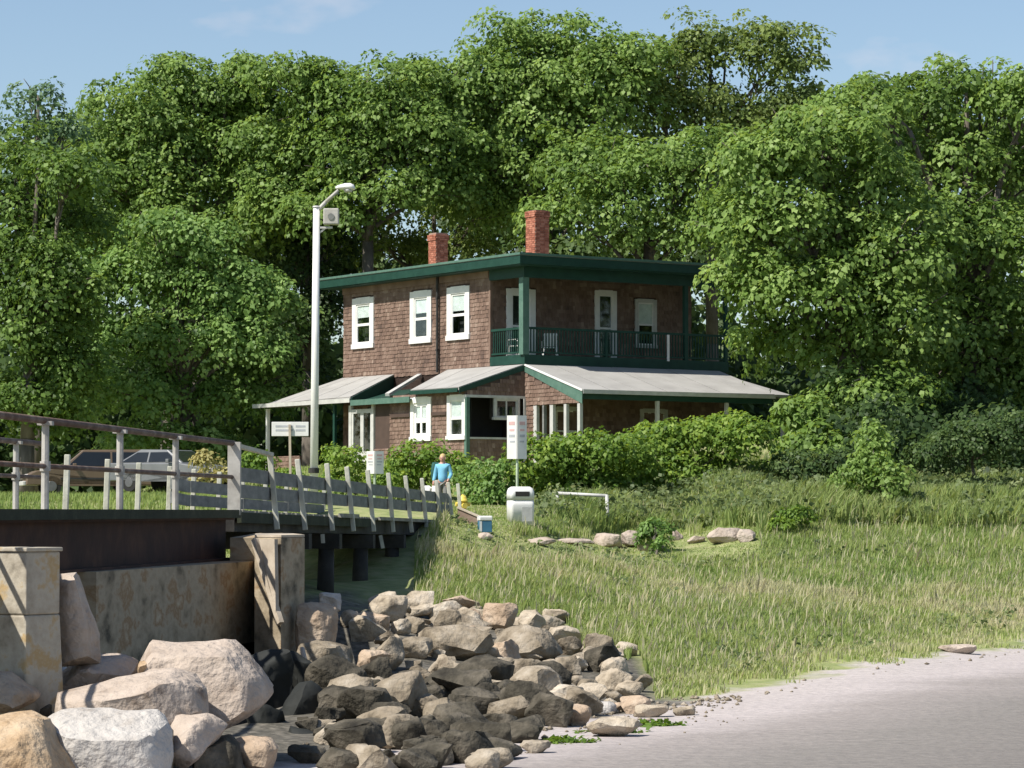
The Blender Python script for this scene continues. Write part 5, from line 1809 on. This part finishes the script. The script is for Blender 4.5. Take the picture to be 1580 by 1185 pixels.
def loft(rings, cap=True):
    m = MB()
    n = len(rings[0])
    vs = [p for r in rings for p in r]
    fs = []
    for j in range(len(rings) - 1):
        for i in range(n):
            fs.append((j * n + i, j * n + (i + 1) % n, (j + 1) * n + (i + 1) % n, (j + 1) * n + i))
    if cap:
        fs += [tuple(reversed(range(n))), tuple(range((len(rings) - 1) * n, len(rings) * n))]
    return m.add(vs, fs)


loft([rsq(.60, .56, .08, -.02), rsq(.61, .57, .08, topc * .5), rsq(.60, .56, .08, topc * .64)]).build('body', 'white', can, smooth=True)
lid = loft([rsq(.62, .58, .09, topc * .645), rsq(.61, .57, .09, topc * .86), rsq(.56, .52, .10, topc * .95), rsq(.44, .42, .12, topc)]).build('hood', 'white', can, smooth=True)
MB().box(-.19, .17, -.30, -.27, topc * .74, topc * .87).build('slot', 'dark_room', lid, bevel=.01)
MB().box(-.02, .24, -.291, -.285, topc * .08, topc * .46).build('dull_patch', 'dull_white', can)  # duller white on the lower right of the front

# ------------------------------------------------------------------ pipe frame, wing wall, hydrant, cooler
f0, f1 = at(860, 761, 78.5), at(936, 765, 77.5)
fb = Vector((f1.x, f1.y, ground(f1.x, f1.y)))
t = thing('pipe_barrier', fb, 0, 'low white pipe barrier in the weeds right of the trash can', 'barrier')
g0 = Vector((f0.x, f0.y, ground(f0.x, f0.y) - .3))
bb(t, 'rail', 'dull_white', lambda m: m.cyl(f0, f1, .045, .045, 9), smooth=True)
bb(t, 'leg', 'dull_white', lambda m: m.cyl(f1 + Vector((0, 0, .03)), fb + Vector((.06, 0, -.3)), .045, .045, 9), smooth=True)
bb(t, 'leg', 'dull_white', lambda m: m.cyl(f0 + Vector((0, 0, .03)), g0, .045, .045, 9), smooth=True)

cb = ground_hit(748, 822)
M['brown_board'] = noise_mat('brown_board', [(0.2, (.13, .085, .065)), (0.5, (.22, .155, .12)), (0.85, (.32, .25, .20))], scale=3, rough=.9, bump=.3)
wy_ = cb.y + .5
ww = [at(706, 784, wy_ + .2), at(746, 801, wy_), at(744, 828, wy_), at(706, 842, wy_ + .2)]
wb = thing('wing_wall', (ww[3].x, ww[3].y, ground(ww[3].x, ww[3].y)), 0, 'short sloping brown board wall at the shore end of the ramp', 'wall')
for k in range(3):
    a, b = k / 3, (k + 1) / 3 - .02
    bb(wb, 'board', 'brown_board', lambda m: m.prism([ww[0].lerp(ww[3], a), ww[1].lerp(ww[2], a), ww[1].lerp(ww[2], b), ww[0].lerp(ww[3], b)], (0, .06, 0)))
bb(wb, 'cap', 'pale_timber', lambda m: m.beam(ww[0] + Vector((0, .03, .02)), ww[1] + Vector((0, .03, .02)), .12, .04))
bb(wb, 'stake', 'brown_board', lambda m: m.box(ww[1].x - .08, ww[1].x, ww[1].y + .061, ww[1].y + .14, ground(ww[1].x, ww[1].y) - .2, ww[1].z - .05)
   .box(ww[0].x + .02, ww[0].x + .1, ww[0].y + .061, ww[0].y + .14, ground(ww[0].x, ww[0].y) - .2, ww[0].z - .05))

M['hyd'] = flat_mat('yellow_paint', (.72, .55, .10), .45)
hy = at(714, 770, 75.6)
hb_z = ground(hy.x, hy.y)
hyd = thing('fire_hydrant', (hy.x, hy.y, hb_z), R(20), 'yellow fire hydrant between the person and the wing wall', 'hydrant')
ht = at(714, 763, 75.6).z - hb_z
m = MB()
prof = [(.13, -.1), (.13, .05), (.10, .06), (.10, ht * .62), (.14, ht * .63), (.14, ht * .70), (.115, ht * .72), (.105, ht * .84), (.06, ht * .94), (.03, ht * .95), (.03, ht)]
loft([[(math.cos(2 * PI * i / 16) * r, math.sin(2 * PI * i / 16) * r, z) for i in range(16)] for r, z in prof]).build('body', 'hyd', hyd, smooth=True)
MB().cyl((-.19, 0, ht * .5), (.19, 0, ht * .5), .055, .055, 10).build('side_nozzles', 'hyd', hyd)
MB().cyl((0, 0, ht * .42), (0, -.18, ht * .42), .07, .07, 10).build('front_nozzle', 'hyd', hyd)

M['cool_blue'] = flat_mat('cooler_blue', (.055, .17, .27), .5)
cz = at(748, 797, cb.y).z - cb.z
cool = thing('cooler_box', cb, R(15), 'small blue and white cooler on the grass at the end of the ramp', 'cooler')
MB().box(-.15, .15, -.12, .12, 0, cz * .74).build('tub', 'cool_blue', cool, bevel=.015)
MB().box(-.16, .16, -.13, .13, cz * .745, cz).build('lid', 'white', cool, bevel=.02)
MB().box(-.155, -.10, -.126, -.121, .02, cz * .7).build('stripe', 'white', cool)
MB().tube([(-.165, 0, cz * .75), (-.17, 0, cz * 1.02), (.17, 0, cz * 1.02), (.165, 0, cz * .75)], [.012] * 4, 6).build('handle', 'white', cool)


# ------------------------------------------------------------------ parked cars
M['car_tan'] = noise_mat('tan_car_paint', [(0.3, (.12, .085, .055)), (0.7, (.15, .105, .07))], scale=1.5, rough=.35, bump=0, spec=.5)
M['car_silver'] = noise_mat('silver_car_paint', [(0.3, (.13, .135, .14)), (0.7, (.17, .175, .18))], scale=1.5, rough=.35, bump=0, spec=.5, metallic=.1)
M['car_glass'] = flat_mat('car_glass', (.012, .014, .015), .08, .6)
M['tyre'] = flat_mat('tyre_rubber', (.018, .018, .018), .85)
M['rim'] = flat_mat('wheel_rim', (.13, .13, .135), .4, metallic=.3)
M['lamp_lens'] = flat_mat('headlamp_lens', (.72, .66, .62), .2, .6)
M['red_lens'] = flat_mat('tail_lamp', (.35, .03, .02), .25)
M['trim_black'] = flat_mat('black_trim', (.025, .025, .026), .6)


def car(loc, rz, paint, label, body, roof, L, W=1.76, wheels=(.95, 3.55), wr=.34, name='parked_car'):
    """body/roof: side profiles as (distance from the nose, height); local +x is the nose"""
    t = thing(name, loc, rz, label, 'car', 'cars parked behind the bridge')

    def X(d):
        return L / 2 - d
    arch = []
    bot = [p for p in body if p[1] < .5]
    prof = [(X(d), z) for d, z in body]
    # cut wheel arches into the underside
    low = min(z for _, z in body)
    und = []
    for wd in sorted(wheels, reverse=True):
        for i in range(9):
            a = PI * i / 8
            und.append((X(wd) - math.cos(a) * (wr + .06), max(low, wr + math.sin(a) * (wr + .05))))
    full = prof + und
    m = MB()
    rings = []
    n = len(full)
    vs, fs = [], []
    for y, sc in ((-W / 2, .96), (-W / 2 + .10, 1), (W / 2 - .10, 1), (W / 2, .96)):
        for x, z in full:
            vs.append((x * (1 - (1 - sc) * .25), y, .55 + (z - .55) * (1 - (1 - sc) * .6)))
    for j in range(3):
        for i in range(n):
            fs.append((j * n + i, j * n + (i + 1) % n, (j + 1) * n + (i + 1) % n, (j + 1) * n + i))
    fs += [tuple(range(n)), tuple(reversed(range(3 * n, 4 * n)))]
    m.add(vs, fs)
    bd = m.build('body', paint, t, bevel=.03)
    # cabin: tapered, glass set in painted pillars
    rp_ = [(X(d), z) for d, z in roof]
    zl, zh = min(z for _, z in rp_), max(z for _, z in rp_)

    def half(z):
        return W / 2 - .07 - (z - zl) / (zh - zl) * .17
    nn = len(rp_)
    m = MB().add([(x, -half(z), z) for x, z in rp_] + [(x, half(z), z) for x, z in rp_],
                 [tuple(range(nn)), tuple(reversed(range(nn, 2 * nn)))] + [(i, i + nn, (i + 1) % nn + nn, (i + 1) % nn) for i in range(nn)])
    cb_ = m.build('cabin', paint, t, bevel=.03)
    (ax_, az), (bx2, bz), (cx2, cz2), (dx2, dz2) = rp_[0], rp_[1], rp_[-2], rp_[-1]

    def glass_quad(name_, pts, nrm):
        MB().prism([Vector(p) + Vector(nrm) * .004 for p in pts], Vector(nrm) * .008).build(name_, 'car_glass', cb_)
    ws = [(ax_, -half(az) + .08, az), (ax_, half(az) - .08, az), (bx2, half(bz) - .08, bz), (bx2, -half(bz) + .08, bz)]
    v = Vector((az - bz, 0, ax_ - bx2))
    glass_quad('windscreen', [lerp(ws[0], ws[3], .08), lerp(ws[1], ws[2], .08), lerp(ws[2], ws[1], .08), lerp(ws[3], ws[0], .08)], (abs(v.x), 0, abs(v.z)) if True else v)
    rw = [(dx2, -half(dz2) + .1, dz2), (dx2, half(dz2) - .1, dz2), (cx2, half(cz2) - .1, cz2), (cx2, -half(cz2) + .1, cz2)]
    glass_quad('rear_window', [lerp(rw[0], rw[3], .1), lerp(rw[1], rw[2], .1), lerp(rw[2], rw[1], .12), lerp(rw[3], rw[0], .12)], (-.8, 0, .5))
    for sy in (-1, 1):
        xs = [dx2 + .15, (dx2 + ax_) / 2 - .1, ax_ - .22]
        for x0, x1 in ((xs[0], xs[1] - .04), (xs[1] + .04, xs[2])):
            def clampx(x, z):
                f = (z - zl) / (zh - zl)
                lo_ = dx2 + (cx2 - dx2) * f + .10
                hi_ = ax_ + (bx2 - ax_) * f - .12
                return max(lo_, min(hi_, x))
            z0, z1 = zl + .05, zh - .10
            pts = [(clampx(x0, z0), sy * half(z0), z0), (clampx(x1, z0), sy * half(z0), z0), (clampx(x1, z1), sy * half(z1), z1), (clampx(x0, z1), sy * half(z1), z1)]
            glass_quad('side_window', pts, (0, sy, .2))
        MB().box(X(1.75), X(1.62), sy * (W / 2 + .0), sy * (W / 2 + .14), zl + .02, zl + .14).build('mirror', paint, t, bevel=.02)
        h_ = MB().box(X(.12), X(-.02), sy * (W / 2 - .42), sy * (W / 2 - .1), .62, .76).build('headlight', 'lamp_lens', t, bevel=.02)
        MB().box(X(L + .015), X(L - .08), sy * (W / 2 - .30), sy * (W / 2 - .06), .68, .9).build('tail_light', 'red_lens', t, bevel=.02)
        MB().box(X(L - 1.0), X(1.2), sy * (W / 2 + .001), sy * (W / 2 + .015), .58, .64).build('side_trim', 'trim_black', t)
        for wd in wheels:
            w = MB().cyl((X(wd), sy * (W / 2 - .22), wr), (X(wd), sy * (W / 2 - .01), wr), wr, wr, 20).build('wheel', 'tyre', t)
            MB().cyl((X(wd), sy * (W / 2 - .012), wr), (X(wd), sy * (W / 2 + .006), wr), wr * .56, wr * .5, 16).build('rim', 'rim', w)
    MB().box(X(.02), X(-.1), -W / 2 + .06, W / 2 - .06, .36, .52).build('front_bumper', 'dull_white', t, bevel=.03)
    MB().box(X(L + .1), X(L - .02), -W / 2 + .06, W / 2 - .06, .38, .54).build('rear_bumper', 'dull_white', t, bevel=.03)
    MB().box(X(.03), X(-.01), -.42, .42, .62, .75).build('grille', 'trim_black', t)
    return t


suv = at(138, 777, 103)
suv.z = ground(suv.x, suv.y)
car(suv, R(180 + 14), 'car_tan', 'tan estate car parked behind the steel footbridge rail',
    [(4.55, .38), (4.6, .95), (4.45, 1.05), (1.35, 1.02), (.35, .88), (.05, .74), (.0, .38)], [(1.25, 1.0), (2.0, 1.62), (4.1, 1.64), (4.5, 1.04)], 4.6, wheels=(.9, 3.55))
sed = at(268, 773, 97)
sed.z = ground(sed.x, sed.y)
car(sed, R(-32), 'car_silver', 'silver sedan parked facing right, beside the tan car',
    [(4.35, .36), (4.4, .85), (4.3, .96), (1.3, .94), (.35, .80), (.05, .68), (.0, .36)], [(1.2, .93), (1.95, 1.38), (3.1, 1.40), (3.95, .95)], 4.4, wheels=(.85, 3.4), wr=.31)


# ------------------------------------------------------------------ the person on the path
def skin_mesh(name, pts, edges, radii, mat, parent, sub_=2, root=0):
    me = bpy.data.meshes.new(name)
    me.from_pydata([Vector(p) for p in pts], edges, [])
    ob = link(name, me, mat, parent)
    sk = ob.modifiers.new('skin', 'SKIN')
    sk.use_smooth_shade = True
    for i, r in enumerate(radii):
        d = me.skin_vertices[0].data[i]
        d.radius = (r, r) if not isinstance(r, tuple) else r
        d.use_root = (i == root)
    ss = ob.modifiers.new('sub', 'SUBSURF')
    ss.levels = sub_
    ss.render_levels = sub_
    return ob


M['skin'] = flat_mat('skin', (.50, .28, .21), .55, var=.06)
M['blue_top'] = flat_mat('light_blue_top', (.17, .42, .58), .8, var=.15, scale=5)
M['trouser'] = flat_mat('grey_trousers', (.20, .20, .19), .85)
M['hair'] = flat_mat('fair_hair', (.46, .34, .15), .6, scale=30)
M['shoe'] = flat_mat('shoe', (.10, .09, .08), .7)
M['lips'] = flat_mat('lips', (.45, .17, .15), .5)
M['eye'] = flat_mat('eye', (.03, .03, .03), .3)
M['bag_white'] = flat_mat('white_canvas', (.78, .77, .74), .8)
M['bag_green'] = flat_mat('dark_green_nylon', (.012, .075, .06), .7)
pp = at(683, 800, 74.4)
pp.z = max(ground(pp.x, pp.y), deckz(73))
per = thing('person', pp, R(-16), 'person in a light blue top carrying white bags at the shore end of the ramp', 'person')
H = at(683, 702, 74.4).z - pp.z
q = H / 1.70
# body: one continuous skinned figure, pelvis first
B = [(0, 0, .93), (0, .01, 1.10), (0, .015, 1.28), (0, .01, 1.42), (0, -.005, 1.50), (0, -.02, 1.58), (0, -.02, 1.65),
     (.09, 0, .88), (.10, -.04, .50), (.10, .02, .09), (.11, -.13, .04),
     (-.09, 0, .88), (-.10, .03, .50), (-.10, .07, .10), (-.11, -.07, .04),
     (.17, .01, 1.38), (.25, .03, 1.13), (.22, -.14, .97), (.205, -.20, .91),
     (-.17, .01, 1.38), (-.235, .02, 1.12), (-.26, -.07, .90), (-.262, -.10, .81)]
E = [(0, 1), (1, 2), (2, 3), (3, 4), (4, 5), (5, 6), (0, 7), (7, 8), (8, 9), (9, 10), (0, 11), (11, 12), (12, 13), (13, 14), (3, 15), (15, 16), (16, 17), (17, 18),
     (3, 19), (19, 20), (20, 21), (21, 22)]
RA = [.105, .105, .13, .10, .05, .085, .075, .09, .06, .042, .035, .09, .06, .042, .035, .055, .042, .032, .028, .055, .042, .032, .028]
body = skin_mesh('body', [Vector(p) * q for p in B], E, [r * q for r in RA], 'skin', per)
# hands: palm and five curled fingers each, thumb from the side of the palm
for sx in (-1, 1):
    w = (Vector((sx * .262, -.10, .81)) if sx < 0 else Vector((.205, -.20, .91))) * q
    pts = [w, w + Vector((0, -.01, -.045))]
    ed = [(0, 1)]
    ra = [.026, .028]
    for i, ln in enumerate((.060, .072, .078, .070)):
        o = w + Vector((0, -.035 + i * .018 - .005, -.075))
        pts += [o, o + Vector((-sx * .012, 0, -ln * .55)), o + Vector((-sx * .035, 0, -ln * .85))]
        b0 = len(pts) - 3
        ed += [(1, b0), (b0, b0 + 1), (b0 + 1, b0 + 2)]
        ra += [.0095, .0088, .0078]
    o = w + Vector((-sx * .008, -.035, -.04))
    pts += [o, o + Vector((-sx * .012, -.022, -.03)), o + Vector((-sx * .022, -.026, -.055))]
    b0 = len(pts) - 3
    ed += [(1, b0), (b0, b0 + 1), (b0 + 1, b0 + 2)]
    ra += [.011, .0098, .0085]
    skin_mesh('hand', pts, ed, ra, 'skin', body, 1)
# clothing over the body
T = [(0, .005, .84), (0, .012, 1.10), (0, .015, 1.28), (0, .01, 1.41), (0, 0, 1.455), (.175, .01, 1.385), (.255, .03, 1.13), (.222, -.135, .975), (-.175, .01, 1.385), (-.24, .02, 1.12), (-.262, -.065, .915)]
skin_mesh('jersey', [Vector(p) * q for p in T], [(0, 1), (1, 2), (2, 3), (3, 4), (3, 5), (5, 6), (6, 7), (3, 8), (8, 9), (9, 10)],
          [r * q for r in (.160, .150, .158, .118, .075, .076, .062, .050, .076, .062, .050)], 'blue_top', per)
T = [(0, .005, 1.0), (.095, 0, .86), (.102, -.04, .50), (.102, .02, .12), (-.095, 0, .86), (-.102, .03, .50), (-.102, .07, .13)]
skin_mesh('trousers', [Vector(p) * q for p in T], [(0, 1), (1, 2), (2, 3), (0, 4), (4, 5), (5, 6)], [r * q for r in (.150, .108, .078, .066, .108, .078, .066)], 'trouser', per)
for sx, dy in ((1, 0), (-1, .05)):
    skin_mesh('shoe', [Vector((sx * .105, .05 + dy, .04)) * q, Vector((sx * .108, -.05 + dy, .045)) * q, Vector((sx * .113, -.15 + dy, .035)) * q], [(0, 1), (1, 2)], [.045, .05, .04], 'shoe', per, 1)
hc = Vector((0, -.02, 1.60)) * q


def blob(c, r, n=14, k=10):
    m = MB()
    vs, fs = [], []
    for j in range(k + 1):
        th = PI * j / k
        for i in range(n):
            a = 2 * PI * i / n
            vs.append((c[0] + r[0] * math.sin(th) * math.cos(a), c[1] + r[1] * math.sin(th) * math.sin(a), c[2] + r[2] * math.cos(th)))
    for j in range(k):
        for i in range(n):
            fs.append((j * n + i, (j + 1) * n + i, (j + 1) * n + (i + 1) % n, j * n + (i + 1) % n))
    return m.add(vs, fs)


blob(hc + Vector((0, 0, -.005)), (.073 * q, .088 * q, .112 * q)).build('face', 'skin', body, smooth=True)
blob(hc + Vector((0, .026, .026)), (.098 * q, .098 * q, .116 * q)).build('hair', 'hair', per, smooth=True)
MB().prism([hc + Vector((-.012, -.085, -.02)), hc + Vector((.012, -.085, -.02)), hc + Vector((0, -.085, .022))], (0, -.022, -.004)).build('nose', 'skin', body)
MB().box(hc.x - .024, hc.x + .024, hc.y - .088, hc.y - .075, hc.z - .056, hc.z - .044).build('mouth', 'lips', body)
for sx in (-1, 1):
    blob(hc + Vector((sx * .03, -.08, .012)), (.012, .008, .007), 8, 6).build('eye', 'eye', body, smooth=True)
    blob(hc + Vector((sx * .078, .0, -.005)), (.012, .022, .03), 8, 6).build('ear', 'skin', body, smooth=True)


def bag(name, c, r, mat, label, cat, hand=None):
    t_ = thing(name, c, R(random.uniform(-15, 15)), label, cat)
    w, d, h = r
    loft([rsq(w * .8, d * .8, d * .3, 0), rsq(w, d, d * .35, h * .12), rsq(w * 1.02, d * 1.05, d * .4, h * .5), rsq(w * .86, d * .7, d * .3, h * .9), rsq(w * .7, d * .35, d * .15, h)]).build('sack', mat, t_, smooth=True)
    if hand is not None:
        hl = Vector(hand) - Vector(c)
        MB().tube([(-w * .28, 0, h * .96), (hl.x - .02, hl.y, hl.z), (hl.x + .02, hl.y, hl.z), (w * .28, 0, h * .96)], [.01] * 4, 6).build('handle', mat, t_)
    return t_


ca, sa = math.cos(R(-16)), math.sin(R(-16))


def pw_(x, y, z):
    return Vector((pp.x + x * ca - y * sa, pp.y + x * sa + y * ca, pp.z + z))


bag('tote_bag', pw_(-.40, -.12, .47 * q), (.25, .16, .28), 'bag_white', 'larger white bag hanging at the left of the person in blue', 'bag', pw_(-.268, -.11, .72 * q))
bag('hand_bag', pw_(-.15, -.24, .44 * q), (.13, .10, .30), 'bag_white', 'smaller white bag in front of the person in blue', 'bag', pw_(-.25, -.13, .72 * q))
bag('backpack', pw_(-.25, .24, .98 * q), (.26, .18, .44), 'bag_green', 'dark green pack behind the shoulder of the person in blue', 'backpack')
print('leaves', TREE_LEAVES)
